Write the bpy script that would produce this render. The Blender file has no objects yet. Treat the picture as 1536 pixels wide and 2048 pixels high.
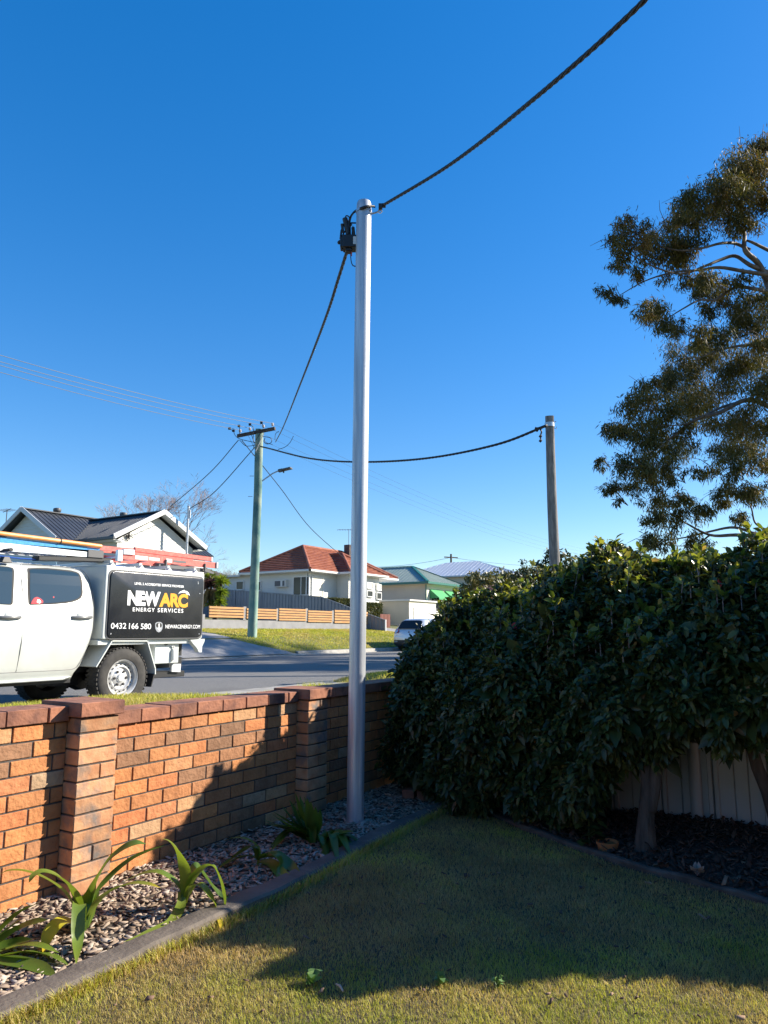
import bpy, bmesh, math, random
import numpy as np
from mathutils import Vector, Matrix

rnd = random.Random(7)
rng = np.random.default_rng(11)
C = bpy.context.scene.collection
sc = bpy.context.scene
rad = math.radians

# ------------------------------------------------------------------ camera
# world: X runs along the street (to the right and away), Y across the street (away), Z up
CAM = (-2.507, -3.961, 1.53)
FPX, HEAD, PITCH = 1450.0, rad(32.4), rad(9.3)
cd = bpy.data.cameras.new('camera')
cam = bpy.data.objects.new('camera', cd)
C.objects.link(cam)
cam.location = CAM
cam.rotation_euler = (math.pi / 2 + PITCH, 0, HEAD - math.pi / 2)
cd.sensor_fit = 'VERTICAL'
cd.sensor_height = 36
cd.sensor_width = 27
cd.lens = 36 * FPX / 2048
cd.clip_start = 0.05
cd.clip_end = 3000
sc.camera = cam

# ------------------------------------------------------------------ sky, sun, exposure
SUN = Vector((1.0, -1.0, 0.80)).normalized()
w = bpy.data.worlds.new('World')
sc.world = w
w.use_nodes = True
nt = w.node_tree
nt.nodes.clear()
sky = nt.nodes.new('ShaderNodeTexSky')
sky.sky_type = 'NISHITA'
sky.sun_disc = False
sky.sun_elevation = math.asin(SUN.z)
sky.sun_rotation = math.atan2(SUN.x, SUN.y)
sky.altitude = 0
sky.air_density = 1.0
sky.dust_density = 0.15
sky.ozone_density = 3.0
hs = nt.nodes.new('ShaderNodeHueSaturation')
hs.inputs['Saturation'].default_value = 1.62
hs.inputs['Hue'].default_value = 0.510
gm = nt.nodes.new('ShaderNodeGamma')
gm.inputs['Gamma'].default_value = 0.74
bg = nt.nodes.new('ShaderNodeBackground')
bg.inputs['Strength'].default_value = 0.145
wo = nt.nodes.new('ShaderNodeOutputWorld')
nt.links.new(sky.outputs[0], gm.inputs['Color'])
nt.links.new(gm.outputs[0], hs.inputs['Color'])
nt.links.new(hs.outputs[0], bg.inputs['Color'])
nt.links.new(bg.outputs[0], wo.inputs['Surface'])

sl = bpy.data.lights.new('sun', 'SUN')
sl.energy = 5.0
sl.angle = rad(0.5)
sl.color = (1.0, 0.91, 0.77)
so = bpy.data.objects.new('sun', sl)
C.objects.link(so)
so.location = (20, -20, 30)
so.rotation_euler = (-SUN).to_track_quat('-Z', 'Y').to_euler()

sc.view_settings.view_transform = 'Standard'
sc.view_settings.look = 'None'
sc.view_settings.exposure = 1.1
sc.view_settings.gamma = 1.0
sc.cycles.max_bounces = 6
sc.cycles.diffuse_bounces = 3
sc.cycles.glossy_bounces = 3
sc.cycles.transmission_bounces = 4
sc.cycles.use_denoising = True


# ------------------------------------------------------------------ measuring helpers
# (sight lines measured in the photograph, met with real planes, give real places)
def ray(u, v):
    x = (u - 768) / FPX
    y = (1024 - v) / FPX
    fw = math.cos(PITCH) - y * math.sin(PITCH)
    z = y * math.cos(PITCH) + math.sin(PITCH)
    return (x * math.sin(HEAD) + fw * math.cos(HEAD), -x * math.cos(HEAD) + fw * math.sin(HEAD), z)


def at(u, v, t):
    r = ray(u, v)
    return Vector([CAM[i] + t * r[i] for i in range(3)])


def pY(u, v, D): return at(u, v, (D - CAM[1]) / ray(u, v)[1])
def pX(u, v, s): return at(u, v, (s - CAM[0]) / ray(u, v)[0])
def pZ(u, v, z): return at(u, v, (z - CAM[2]) / ray(u, v)[2])


# ------------------------------------------------------------------ object helpers
def wloc(o):
    l = Vector((0, 0, 0))
    while o is not None:
        l += o.location
        o = o.parent
    return l


def tag(o, label=None, cat=None, group=None, kind=None):
    if label: o['label'] = label
    if cat: o['category'] = cat
    if group: o['group'] = group
    if kind: o['kind'] = kind
    return o


def thing(name, label, cat, loc=(0, 0, 0), group=None):
    o = bpy.data.objects.new(name, None)
    o.empty_display_size = 0.2
    C.objects.link(o)
    o.location = loc
    return tag(o, label, cat, group)


def copy_tree(o, parent=None):
    c = o.copy()
    C.objects.link(c)
    c.parent = parent
    for ch in list(o.children):
        copy_tree(ch, c)
    return c


class MB:
    def __init__(self):
        self.v = []; self.f = []; self.m = []; self.a = []

    def add(self, vs, fs, m=0, a=0.5):
        n = len(self.v)
        self.v.extend([tuple(p) for p in vs])
        for f in fs:
            self.f.append([i + n for i in f]); self.m.append(m); self.a.append(a)
        return self

    def box(self, x0, x1, y0, y1, z0, z1, m=0, a=0.5):
        vs = [(x0, y0, z0), (x1, y0, z0), (x1, y1, z0), (x0, y1, z0), (x0, y0, z1), (x1, y0, z1), (x1, y1, z1), (x0, y1, z1)]
        return self.add(vs, [(0, 3, 2, 1), (4, 5, 6, 7), (0, 1, 5, 4), (1, 2, 6, 5), (2, 3, 7, 6), (3, 0, 4, 7)], m, a)

    def beam(self, p, q, wx, wz, up=(0, 0, 1), m=0, a=0.5):
        p = Vector(p); q = Vector(q); d = (q - p).normalized()
        s = d.cross(Vector(up))
        s = s.normalized() if s.length > 1e-5 else Vector((1, 0, 0))
        u = s.cross(d).normalized()
        s = s * wx / 2; u = u * wz / 2
        vs = [p - s - u, p + s - u, p + s + u, p - s + u, q - s - u, q + s - u, q + s + u, q - s + u]
        return self.add(vs, [(0, 1, 2, 3), (4, 7, 6, 5), (0, 4, 5, 1), (1, 5, 6, 2), (2, 6, 7, 3), (3, 7, 4, 0)], m, a)

    def tube(self, pts, r, n=8, m=0, a=0.5, cap=True, flat=1.0):
        pts = [Vector(p) for p in pts]
        rs = r if isinstance(r, (list, tuple)) else [r] * len(pts)
        vs = []; ref = None
        for i, p in enumerate(pts):
            d = (pts[min(i + 1, len(pts) - 1)] - pts[max(i - 1, 0)]).normalized()
            if ref is None:
                ref = Vector((0, 0, 1)) if abs(d.z) < 0.9 else Vector((1, 0, 0))
            s = d.cross(ref)
            if s.length < 1e-4: s = d.cross(Vector((0, 1, 0)))
            s.normalize(); u = s.cross(d).normalized(); ref = u
            for k in range(n):
                t = 2 * math.pi * k / n
                vs.append(p + s * math.cos(t) * rs[i] + u * math.sin(t) * rs[i] * flat)
        fs = []
        for i in range(len(pts) - 1):
            for k in range(n):
                k2 = (k + 1) % n
                fs.append((i * n + k, i * n + k2, (i + 1) * n + k2, (i + 1) * n + k))
        if cap:
            fs.append(tuple(range(n - 1, -1, -1)))
            fs.append(tuple(range((len(pts) - 1) * n, len(pts) * n)))
        return self.add(vs, fs, m, a)

    def prism(self, poly, axis, lo, hi, m=0, a=0.5):
        # poly given in the two other axes, in order (x,z) for 'y', (y,z) for 'x', (x,y) for 'z'
        def mk(p, h):
            return {'y': (p[0], h, p[1]), 'x': (h, p[0], p[1]), 'z': (p[0], p[1], h)}[axis]
        n = len(poly)
        vs = [mk(p, lo) for p in poly] + [mk(p, hi) for p in poly]
        fs = [tuple(range(n)), tuple(range(2 * n - 1, n - 1, -1))]
        for i in range(n):
            j = (i + 1) % n
            fs.append((i, i + n, j + n, j))
        return self.add(vs, fs, m, a)

    def lathe(self, prof, c, axis='z', n=24, m=0, a=0.5, closed=False):
        # prof: (radius, height along axis)
        vs = []
        for r, hh in prof:
            for k in range(n):
                t = 2 * math.pi * k / n
                x, y = r * math.cos(t), r * math.sin(t)
                if axis == 'z': vs.append((c[0] + x, c[1] + y, c[2] + hh))
                elif axis == 'y': vs.append((c[0] + x, c[1] + hh, c[2] + y))
                else: vs.append((c[0] + hh, c[1] + x, c[2] + y))
        fs = []
        np_ = len(prof)
        for i in range(np_ - (0 if closed else 1)):
            i2 = (i + 1) % np_
            for k in range(n):
                k2 = (k + 1) % n
                fs.append((i * n + k, i * n + k2, i2 * n + k2, i2 * n + k))
        return self.add(vs, fs, m, a)

    def loft(self, rings, m=0, a=0.5, cap=True):
        n = len(rings[0]); vs = [p for r in rings for p in r]; fs = []
        for i in range(len(rings) - 1):
            for k in range(n):
                k2 = (k + 1) % n
                fs.append((i * n + k, i * n + k2, (i + 1) * n + k2, (i + 1) * n + k))
        if cap:
            fs.append(tuple(range(n - 1, -1, -1)))
            fs.append(tuple(range((len(rings) - 1) * n, len(rings) * n)))
        return self.add(vs, fs, m, a)

    def build(self, name, mats, parent=None, base=None, smooth=None, bevel=0, segs=1, fixn=True):
        if not isinstance(mats, (list, tuple)): mats = [mats]
        off = wloc(parent) if parent is not None else Vector((0, 0, 0))
        loc = Vector((0, 0, 0))
        if base is not None:
            loc = Vector(base) - off
            off = Vector(base)
        me = bpy.data.meshes.new(name)
        o3 = tuple(off)
        me.from_pydata([(p[0] - o3[0], p[1] - o3[1], p[2] - o3[2]) for p in self.v], [], self.f)
        for m in mats: me.materials.append(m)
        me.polygons.foreach_set('material_index', self.m)
        at_ = me.attributes.new('var', 'FLOAT', 'FACE')
        at_.data.foreach_set('value', self.a)
        if bevel or fixn:
            bm = bmesh.new(); bm.from_mesh(me)
            if fixn: bmesh.ops.recalc_face_normals(bm, faces=bm.faces)
            if bevel:
                es = [e for e in bm.edges if len(e.link_faces) == 2 and e.calc_face_angle(0) > rad(28)]
                bmesh.ops.bevel(bm, geom=es, offset=bevel, segments=segs, affect='EDGES', profile=0.6, clamp_overlap=True)
            bm.to_mesh(me); bm.free()
        if smooth is not None:
            me.polygons.foreach_set('use_smooth', [True] * len(me.polygons))
            me.set_sharp_from_angle(angle=rad(smooth))
        me.update()
        o = bpy.data.objects.new(name, me)
        C.objects.link(o)
        o.location = loc
        if parent is not None: o.parent = parent
        return o


def fast_mesh(name, verts, faces, mats, parent=None, base=(0, 0, 0), var=None, smooth=False, midx=None):
    """verts (n,3) array, faces: list of (m,k) int arrays"""
    me = bpy.data.meshes.new(name)
    off = np.array(base, float) if parent is None else np.array(wloc(parent))
    verts = np.asarray(verts, float) - off
    me.vertices.add(len(verts))
    me.vertices.foreach_set('co', verts.astype(np.float32).ravel())
    tot = sum(f.size for f in faces); npol = sum(len(f) for f in faces)
    me.loops.add(tot); me.polygons.add(npol)
    me.loops.foreach_set('vertex_index', np.concatenate([f.ravel() for f in faces]).astype(np.int32))
    sizes = np.concatenate([np.full(len(f), f.shape[1]) for f in faces])
    starts = np.concatenate([[0], np.cumsum(sizes)[:-1]]).astype(np.int32)
    me.polygons.foreach_set('loop_start', starts)
    if not isinstance(mats, (list, tuple)): mats = [mats]
    for m in mats: me.materials.append(m)
    if midx is not None: me.polygons.foreach_set('material_index', midx.astype(np.int32))
    if smooth: me.polygons.foreach_set('use_smooth', np.ones(npol, bool))
    if var is not None:
        a_ = me.attributes.new('var', 'FLOAT', 'FACE')
        a_.data.foreach_set('value', np.asarray(var, np.float32))
    me.update(calc_edges=True)
    me.validate()
    o = bpy.data.objects.new(name, me)
    C.objects.link(o)
    if parent is not None: o.parent = parent
    else: o.location = base
    return o


# ------------------------------------------------------------------ materials
def N(nt, t, **kw):
    n = nt.nodes.new(t)
    for k, v in kw.items():
        if k in n.inputs: n.inputs[k].default_value = v
        else: setattr(n, k, v)
    return n


def mat(name, c1, c2=None, rough=0.6, metal=0.0, scale=4.0, detail=6.0, bump=0.0, bscale=None, var=None, vmix=1.0,
        stretch=(1, 1, 1), spec=0.5, trans=0.0, tcol=None, rough2=None, c3=None, s3=1.0, coat=0.0, lo=0.35, hi=0.65):
    m = bpy.data.materials.new(name); m.use_nodes = True
    nt = m.node_tree; b = nt.nodes['Principled BSDF']; out = nt.nodes['Material Output']
    b.inputs['Roughness'].default_value = rough
    b.inputs['Metallic'].default_value = metal
    b.inputs['Specular IOR Level'].default_value = spec
    b.inputs['Coat Weight'].default_value = coat
    L = nt.links.new
    tc = N(nt, 'ShaderNodeTexCoord')
    mp = N(nt, 'ShaderNodeMapping'); mp.inputs['Scale'].default_value = stretch
    L(tc.outputs['Object'], mp.inputs['Vector'])
    no = N(nt, 'ShaderNodeTexNoise'); no.inputs['Scale'].default_value = scale; no.inputs['Detail'].default_value = detail
    L(mp.outputs[0], no.inputs['Vector'])
    col = None
    if c2 is not None:
        rp = N(nt, 'ShaderNodeValToRGB')
        rp.color_ramp.elements[0].position = lo; rp.color_ramp.elements[1].position = hi
        rp.color_ramp.elements[0].color = (*c1, 1); rp.color_ramp.elements[1].color = (*c2, 1)
        L(no.outputs['Fac'], rp.inputs['Fac']); col = rp.outputs['Color']
    if c3 is not None:
        n3 = N(nt, 'ShaderNodeTexNoise'); n3.inputs['Scale'].default_value = s3; n3.inputs['Detail'].default_value = 5
        L(tc.outputs['Object'], n3.inputs['Vector'])
        r3 = N(nt, 'ShaderNodeValToRGB'); r3.color_ramp.elements[0].position = 0.5; r3.color_ramp.elements[1].position = 0.68
        L(n3.outputs['Fac'], r3.inputs['Fac'])
        mx = N(nt, 'ShaderNodeMix', data_type='RGBA')
        L(r3.outputs['Color'], mx.inputs['Factor'])
        if col is not None: L(col, mx.inputs[6])
        else: mx.inputs[6].default_value = (*c1, 1)
        mx.inputs[7].default_value = (*c3, 1); col = mx.outputs[2]
    if var is not None:
        # var: list of (pos, colour); per-face attribute chooses
        an = N(nt, 'ShaderNodeAttribute', attribute_name='var')
        rv = N(nt, 'ShaderNodeValToRGB')
        els = rv.color_ramp.elements
        while len(els) < len(var): els.new(0.5)
        for e, (p_, c_) in zip(els, var): e.position = p_; e.color = (*c_, 1)
        L(an.outputs['Fac'], rv.inputs['Fac'])
        if col is None: col = rv.outputs['Color']
        else:
            mx = N(nt, 'ShaderNodeMix', data_type='RGBA', blend_type='MULTIPLY'); mx.inputs['Factor'].default_value = vmix
            L(col, mx.inputs[6]); L(rv.outputs['Color'], mx.inputs[7]); col = mx.outputs[2]
    if col is not None: L(col, b.inputs['Base Color'])
    else: b.inputs['Base Color'].default_value = (*c1, 1)
    if rough2 is not None:
        mr = N(nt, 'ShaderNodeMapRange'); mr.inputs['To Min'].default_value = rough; mr.inputs['To Max'].default_value = rough2
        L(no.outputs['Fac'], mr.inputs['Value']); L(mr.outputs[0], b.inputs['Roughness'])
    if bump:
        nb = N(nt, 'ShaderNodeTexNoise'); nb.inputs['Scale'].default_value = bscale or scale * 4; nb.inputs['Detail'].default_value = 6
        L(mp.outputs[0], nb.inputs['Vector'])
        bp = N(nt, 'ShaderNodeBump'); bp.inputs['Strength'].default_value = 1.0; bp.inputs['Distance'].default_value = bump
        L(nb.outputs['Fac'], bp.inputs['Height']); L(bp.outputs[0], b.inputs['Normal'])
    if trans > 0:
        tr = N(nt, 'ShaderNodeBsdfTranslucent')
        ms = N(nt, 'ShaderNodeMixShader'); ms.inputs[0].default_value = trans
        if tcol is not None: tr.inputs['Color'].default_value = (*tcol, 1)
        elif col is not None:
            br = N(nt, 'ShaderNodeMix', data_type='RGBA', blend_type='MULTIPLY'); br.inputs['Factor'].default_value = 1
            L(col, br.inputs[6]); br.inputs[7].default_value = (1.5, 1.5, 0.7, 1); L(br.outputs[2], tr.inputs['Color'])
        L(b.outputs[0], ms.inputs[1]); L(tr.outputs[0], ms.inputs[2]); L(ms.outputs[0], out.inputs['Surface'])
    return m


M = {}
M['white_paint'] = mat('white_paint', (.52, .545, .52), rough=.25, coat=.5, spec=.5, c2=(.50, .525, .50), scale=1.5, c3=(.46, .475, .445), s3=2.2)
M['white_sheet'] = mat('white_sheet', (.58, .61, .59), (.53, .56, .55), rough=.35, scale=3)
M['black_panel'] = mat('black_panel', (.012, .014, .02), (.018, .02, .026), rough=.17, rough2=.3, spec=.6, scale=6)
M['black_rubber'] = mat('black_rubber', (.018, .018, .018), (.03, .029, .028), rough=.75, scale=20)
M['tyre'] = mat('tyre', (.022, .021, .02), (.045, .042, .038), rough=.8, scale=9, bump=.002)
M['black_plastic'] = mat('black_plastic', (.015, .015, .016), rough=.45)
M['grey_plastic'] = mat('grey_plastic', (.09, .09, .095), rough=.5)
M['steel_rim'] = mat('steel_rim', (.62, .62, .61), (.5, .5, .49), rough=.35, metal=.3, scale=8)
M['alu'] = mat('alu', (.72, .73, .74), (.6, .61, .62), rough=.35, metal=.85, scale=10, stretch=(1, 6, 6))
M['dark_glass'] = mat('dark_glass', (.022, .042, .055), rough=.05, spec=.9, coat=.3)
M['handle_grey'] = mat('handle_grey', (.20, .205, .21), rough=.35, metal=.3)
M['window_glass'] = mat('window_glass', (.022, .024, .028), rough=.12, spec=.35)
M['lettering_white'] = mat('lettering_white', (.82, .83, .84), rough=.4)
M['lettering_yellow'] = mat('lettering_yellow', (.75, .33, .01), rough=.4)
M['red_fibreglass'] = mat('red_fibreglass', (.52, .075, .06), (.62, .14, .11), rough=.5, scale=25)
M['blue_fibreglass'] = mat('blue_fibreglass', (.02, .22, .55), (.05, .32, .68), rough=.4, scale=30)
M['orange_pvc'] = mat('orange_pvc', (.80, .27, .06), (.85, .38, .14), rough=.4, scale=4)
M['blue_strap'] = mat('blue_strap', (.02, .09, .42), rough=.7)
M['red_lens'] = mat('red_lens', (.45, .01, .012), rough=.15, coat=.5)
M['galv'] = mat('galv', (.64, .66, .68), (.36, .385, .42), rough=.32, rough2=.5, metal=.45, scale=2.2, stretch=(11, 11, .5), bump=.0006, bscale=60)
M['galv_fine'] = mat('galv_fine', (.55, .57, .6), (.42, .44, .47), rough=.4, metal=.7, scale=12)
M['cable'] = mat('cable', (.016, .016, .018), rough=.5)
M['wire'] = mat('wire', (.05, .055, .06), rough=.5, metal=.3)
M['porcelain'] = mat('porcelain', (.55, .5, .48), rough=.2)
M['green_pole'] = mat('green_pole', (.13, .25, .22), (.30, .36, .29), rough=.85, scale=1.2, stretch=(3, 3, .8), bump=.006, bscale=9, c3=(.06, .16, .17), s3=1.1)
M['grey_pole'] = mat('grey_pole', (.13, .125, .125), (.25, .24, .235), rough=.9, scale=3, stretch=(7, 7, .35), bump=.01, bscale=8)
M['dark_timber'] = mat('dark_timber', (.055, .04, .034), (.10, .08, .07), rough=.85, scale=6, bump=.003)
M['concrete'] = mat('concrete', (.30, .285, .255), (.40, .38, .345), rough=.9, scale=5, bump=.004, bscale=50, c3=(.22, .21, .19), s3=2.2)
M['edging'] = mat('edging', (.10, .082, .066), (.18, .15, .12), rough=.92, scale=6, bump=.006, bscale=40, c3=(.09, .075, .06), s3=3)
M['driveway'] = mat('driveway', (.25, .24, .235), (.31, .30, .29), rough=.9, scale=2, bump=.003, bscale=40)
M['asphalt'] = mat('asphalt', (.085, .083, .08), (.235, .228, .215), rough=.9, scale=75, detail=3, bump=.012, bscale=90, c3=(.115, .11, .105), s3=.35)
M['soil'] = mat('soil', (.05, .038, .028), (.10, .078, .06), rough=.95, scale=14, bump=.02, bscale=30)
M['lawn_soil'] = mat('lawn_soil', (.055, .045, .022), (.11, .085, .04), rough=.95, scale=10, bump=.02, bscale=60)
M['verge_ground'] = mat('verge_ground', (.10, .12, .028), (.21, .185, .06), rough=.95, scale=1.3, detail=10, bump=.03, bscale=25, c3=(.075, .10, .022), s3=.6)
M['terrain'] = mat('terrain', (.07, .085, .025), (.14, .13, .05), rough=.95, scale=.4, bump=.03, bscale=8)
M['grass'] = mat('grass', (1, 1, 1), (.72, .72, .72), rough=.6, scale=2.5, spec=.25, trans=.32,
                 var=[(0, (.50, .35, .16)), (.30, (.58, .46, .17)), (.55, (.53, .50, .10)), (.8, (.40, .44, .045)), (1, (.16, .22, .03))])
M['chips'] = mat('chips', (1, 1, 1), (.8, .8, .8), rough=.9, scale=30,
                 var=[(0, (.085, .05, .03)), (.3, (.20, .135, .09)), (.65, (.37, .28, .205)), (1, (.48, .41, .34))])
M['litter'] = mat('litter', (1, 1, 1), (.75, .75, .75), rough=.85, scale=30,
                  var=[(0, (.035, .02, .014)), (.5, (.09, .05, .033)), (.85, (.16, .09, .06)), (1, (.30, .19, .12))])
M['camellia'] = mat('camellia', (.95, .95, .95), (.72, .72, .72), rough=.40, scale=10, spec=.4, trans=.2,
                    var=[(0, (.032, .040, .013)), (.35, (.062, .080, .020)), (.7, (.115, .135, .032)), (.9, (.12, .14, .032)), (.96, (.20, .16, .06)), (1, (.22, .10, .045))])
M['camellia_young'] = mat('camellia_young', (1, 1, 1), (.8, .8, .8), rough=.3, scale=10, spec=.5, trans=.38,
                    var=[(0, (.07, .11, .022)), (.5, (.17, .20, .035)), (.85, (.28, .27, .05)), (1, (.36, .22, .09))])
M['gum_leaf'] = mat('gum_leaf', (1, 1, 1), (.8, .8, .8), rough=.6, spec=.2, scale=3, trans=.25,
                    var=[(0, (.045, .05, .016)), (.45, (.10, .09, .024)), (.75, (.19, .13, .038)), (.92, (.22, .12, .05)), (1, (.32, .2, .10))])
M['bark'] = mat('bark', (.05, .035, .026), (.12, .088, .066), rough=.9, scale=5, stretch=(4, 4, .8), bump=.012, bscale=16)
M['gum_bark'] = mat('gum_bark', (.07, .052, .043), (.17, .13, .105), rough=.7, scale=2, stretch=(3, 3, 1), c3=(.12, .08, .06), s3=1.5)
M['strap_leaf'] = mat('strap_leaf', (1, 1, 1), (.85, .85, .85), rough=.35, scale=6, trans=.3,
                      var=[(0, (.06, .115, .02)), (.3, (.13, .21, .03)), (.62, (.25, .31, .045)), (.8, (.60, .46, .03)), (1, (.55, .25, .05))])
M['tree_leaf'] = mat('tree_leaf', (1, 1, 1), (.8, .8, .8), rough=.5, scale=1, trans=.2,
                     var=[(0, (.03, .05, .02)), (.5, (.07, .085, .03)), (.8, (.13, .125, .04)), (1, (.21, .17, .07))])
M['twig'] = mat('twig', (.22, .165, .15), (.32, .25, .23), rough=.9, scale=3)
M['weatherboard'] = mat('weatherboard', (.62, .62, .58), (.57, .57, .54), rough=.5, scale=1)
M['cream_board'] = mat('cream_board', (.74, .70, .58), (.70, .66, .54), rough=.55, scale=1)
M['beige_board'] = mat('beige_board', (.62, .55, .44), (.58, .51, .41), rough=.6, scale=1)
M['white_trim'] = mat('white_trim', (.64, .64, .62), rough=.45)
M['grey_trim'] = mat('grey_trim', (.55, .57, .58), rough=.45)
M['charcoal_roof'] = mat('charcoal_roof', (.045, .05, .06), (.065, .07, .08), rough=.4, metal=.15, scale=.8)
M['terracotta'] = mat('terracotta', (.25, .075, .038), (.34, .12, .065), rough=.75, scale=2.2, detail=8, c3=(.20, .055, .035), s3=3)
M['terracotta_grey'] = mat('terracotta_grey', (.26, .11, .08), (.34, .17, .13), rough=.8, scale=2.2)
M['green_roof'] = mat('green_roof', (.24, .30, .255), (.28, .34, .29), rough=.45, metal=.1, scale=1)
M['green_trim'] = mat('green_trim', (.025, .15, .12), rough=.45)
M['green_cloth'] = mat('green_cloth', (.06, .33, .12), rough=.7)
M['pale_roof'] = mat('pale_roof', (.46, .50, .56), (.50, .54, .60), rough=.45, metal=.1, scale=1)
M['slate_roof'] = mat('slate_roof', (.07, .06, .06), (.12, .10, .095), rough=.75, scale=3)
M['colorbond'] = mat('colorbond', (.17, .20, .245), (.19, .22, .265), rough=.4, metal=.1, scale=1.5)
M['cream_steel'] = mat('cream_steel', (.42, .415, .42), (.36, .355, .36), rough=.45, scale=2.5, stretch=(1, 1, .4), c3=(.40, .37, .33), s3=1.8)
M['block'] = mat('block', (.22, .22, .23), (.27, .27, .28), rough=.85, scale=2.5, bump=.004)
M['slat'] = mat('slat', (.38, .18, .055), (.50, .27, .095), rough=.6, scale=3, stretch=(.6, 6, 9))
M['dark_red'] = mat('dark_red', (.16, .045, .03), rough=.6)
M['flower_white'] = mat('flower_white', (.75, .74, .76), rough=.6, trans=.2, tcol=(.7, .7, .7))
M['flower_pink'] = mat('flower_pink', (.55, .06, .10), rough=.6)
M['terracotta_pot'] = mat('terracotta_pot', (.42, .15, .05), (.48, .19, .07), rough=.7, scale=10)
M['dead_leaf'] = mat('dead_leaf', (.50, .33, .22), (.62, .45, .33), rough=.8, scale=20)
M['petal'] = mat('petal', (.42, .31, .25), (.30, .18, .12), rough=.7, scale=25)
M['car_silver'] = mat('car_silver', (.62, .65, .68), rough=.22, coat=.6, metal=.35)
M['car_dark'] = mat('car_dark', (.03, .032, .036), rough=.5)
M['weed'] = mat('weed', (.10, .20, .05), (.16, .27, .08), rough=.5, scale=20, trans=.25)
M['mortar'] = mat('mortar', (.055, .046, .042), (.10, .085, .075), rough=.95, scale=20, bump=.004, bscale=60)


def brick_material():
    m = mat('brick', (1, 1, 1), (.78, .74, .70), rough=.9, scale=14, detail=8, bump=.010, bscale=34,
            var=[(0, (.21, .115, .065)), (.18, (.31, .16, .085)), (.40, (.44, .185, .072)), (.62, (.57, .24, .085)), (.82, (.50, .17, .068)), (.90, (.52, .28, .13)), (1, (.42, .29, .18))])
    nt = m.node_tree; b = nt.nodes['Principled BSDF']; L = nt.links.new
    src = b.inputs['Base Color'].links[0].from_socket
    tc = next(n for n in nt.nodes if n.type == 'TEX_COORD')
    # dark fired specks and scratches running along the brick
    mp = N(nt, 'ShaderNodeMapping'); mp.inputs['Scale'].default_value = (35, 60, 110)
    L(tc.outputs['Object'], mp.inputs['Vector'])
    vo = N(nt, 'ShaderNodeTexNoise'); vo.inputs['Scale'].default_value = 1.6; vo.inputs['Detail'].default_value = 4
    L(mp.outputs[0], vo.inputs['Vector'])
    rp = N(nt, 'ShaderNodeValToRGB'); rp.color_ramp.elements[0].position = .66; rp.color_ramp.elements[1].position = .73
    L(vo.outputs['Fac'], rp.inputs['Fac'])
    mx = N(nt, 'ShaderNodeMix', data_type='RGBA'); mx.inputs[7].default_value = (.05, .03, .022, 1)
    L(rp.outputs['Color'], mx.inputs['Factor']); L(src, mx.inputs[6])
    # pale lime blooms
    n2 = N(nt, 'ShaderNodeTexNoise'); n2.inputs['Scale'].default_value = 5; n2.inputs['Detail'].default_value = 8; n2.inputs['Roughness'].default_value = .7
    L(tc.outputs['Object'], n2.inputs['Vector'])
    r2 = N(nt, 'ShaderNodeValToRGB'); r2.color_ramp.elements[0].position = .64; r2.color_ramp.elements[1].position = .82
    r2.color_ramp.elements[1].color = (.55, .55, .55, 1)
    L(n2.outputs['Fac'], r2.inputs['Fac'])
    m2 = N(nt, 'ShaderNodeMix', data_type='RGBA'); m2.inputs[7].default_value = (.50, .42, .34, 1)
    L(r2.outputs['Color'], m2.inputs['Factor']); L(mx.outputs[2], m2.inputs[6])
    L(m2.outputs[2], b.inputs['Base Color'])
    return m


M['brick'] = brick_material()
M['cap_brick'] = mat('cap_brick', (.23, .10, .06), (.34, .155, .09), rough=.9, scale=9, detail=8, bump=.008, bscale=30, c3=(.13, .06, .045), s3=6,
                     var=[(0, (.75, .75, .8)), (1, (1.15, 1.05, 1.0))])
M['pillar_brick'] = mat('pillar_brick', (.52, .30, .165), (.42, .20, .10), rough=.9, scale=9, detail=8, bump=.007, bscale=28, c3=(.17, .15, .14), s3=7,
                        var=[(0, (.72, .68, .62)), (.5, (1, .95, .9)), (1, (1.15, 1.12, 1.1))])


# ================================================================== THE GROUND
def lerp_tab(x, tab):
    if x <= tab[0][0]: return tab[0][1]
    for (a, za), (b, zb) in zip(tab, tab[1:]):
        if x <= b: return za + (zb - za) * (x - a) / (b - a)
    return tab[-1][1]


ROAD_Z = 0.55


def z_near(s, D):
    z = lerp_tab(D, [(.12, .92), (1.2, .91), (2.5, .85), (3.10, .74), (3.15, .70)])
    sm = lambda a, b: (lambda t: t * t * (3 - 2 * t))(min(1, max(0, (s - a) / (b - a))))
    dip = .19 * sm(2.6, 3.3) * (1 - sm(6.6, 7.3))
    return z - dip * min(1, max(0, D / 1.0)) * (1 if D < 2.6 else .6)


FARTAB = [(15.15, .71), (16.7, 1.24), (18.0, 1.42), (20.0, 1.60), (26, 2.1), (32, 2.45), (60, 2.6), (900, 3.0)]


def z_far(s, D):
    z = lerp_tab(D, FARTAB)
    # the driveway falls more gently through the verge
    return z


def z_terrain(s, D):
    if D < .11: return 0.0
    if D <= 3.15: return z_near(s, D)
    if D < 15.15: return ROAD_Z - .05
    return z_far(s, D)


def sheet(name, ss, ds, zf, m, lift=0.0):
    vs = np.array([(s, d, zf(s, d) + lift) for d in ds for s in ss])
    ns = len(ss)
    fs = np.array([(j * ns + i, j * ns + i + 1, (j + 1) * ns + i + 1, (j + 1) * ns + i)
                   for j in range(len(ds) - 1) for i in range(ns - 1)])
    o = fast_mesh(name, vs, [fs], m, smooth=True)
    return o


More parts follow.
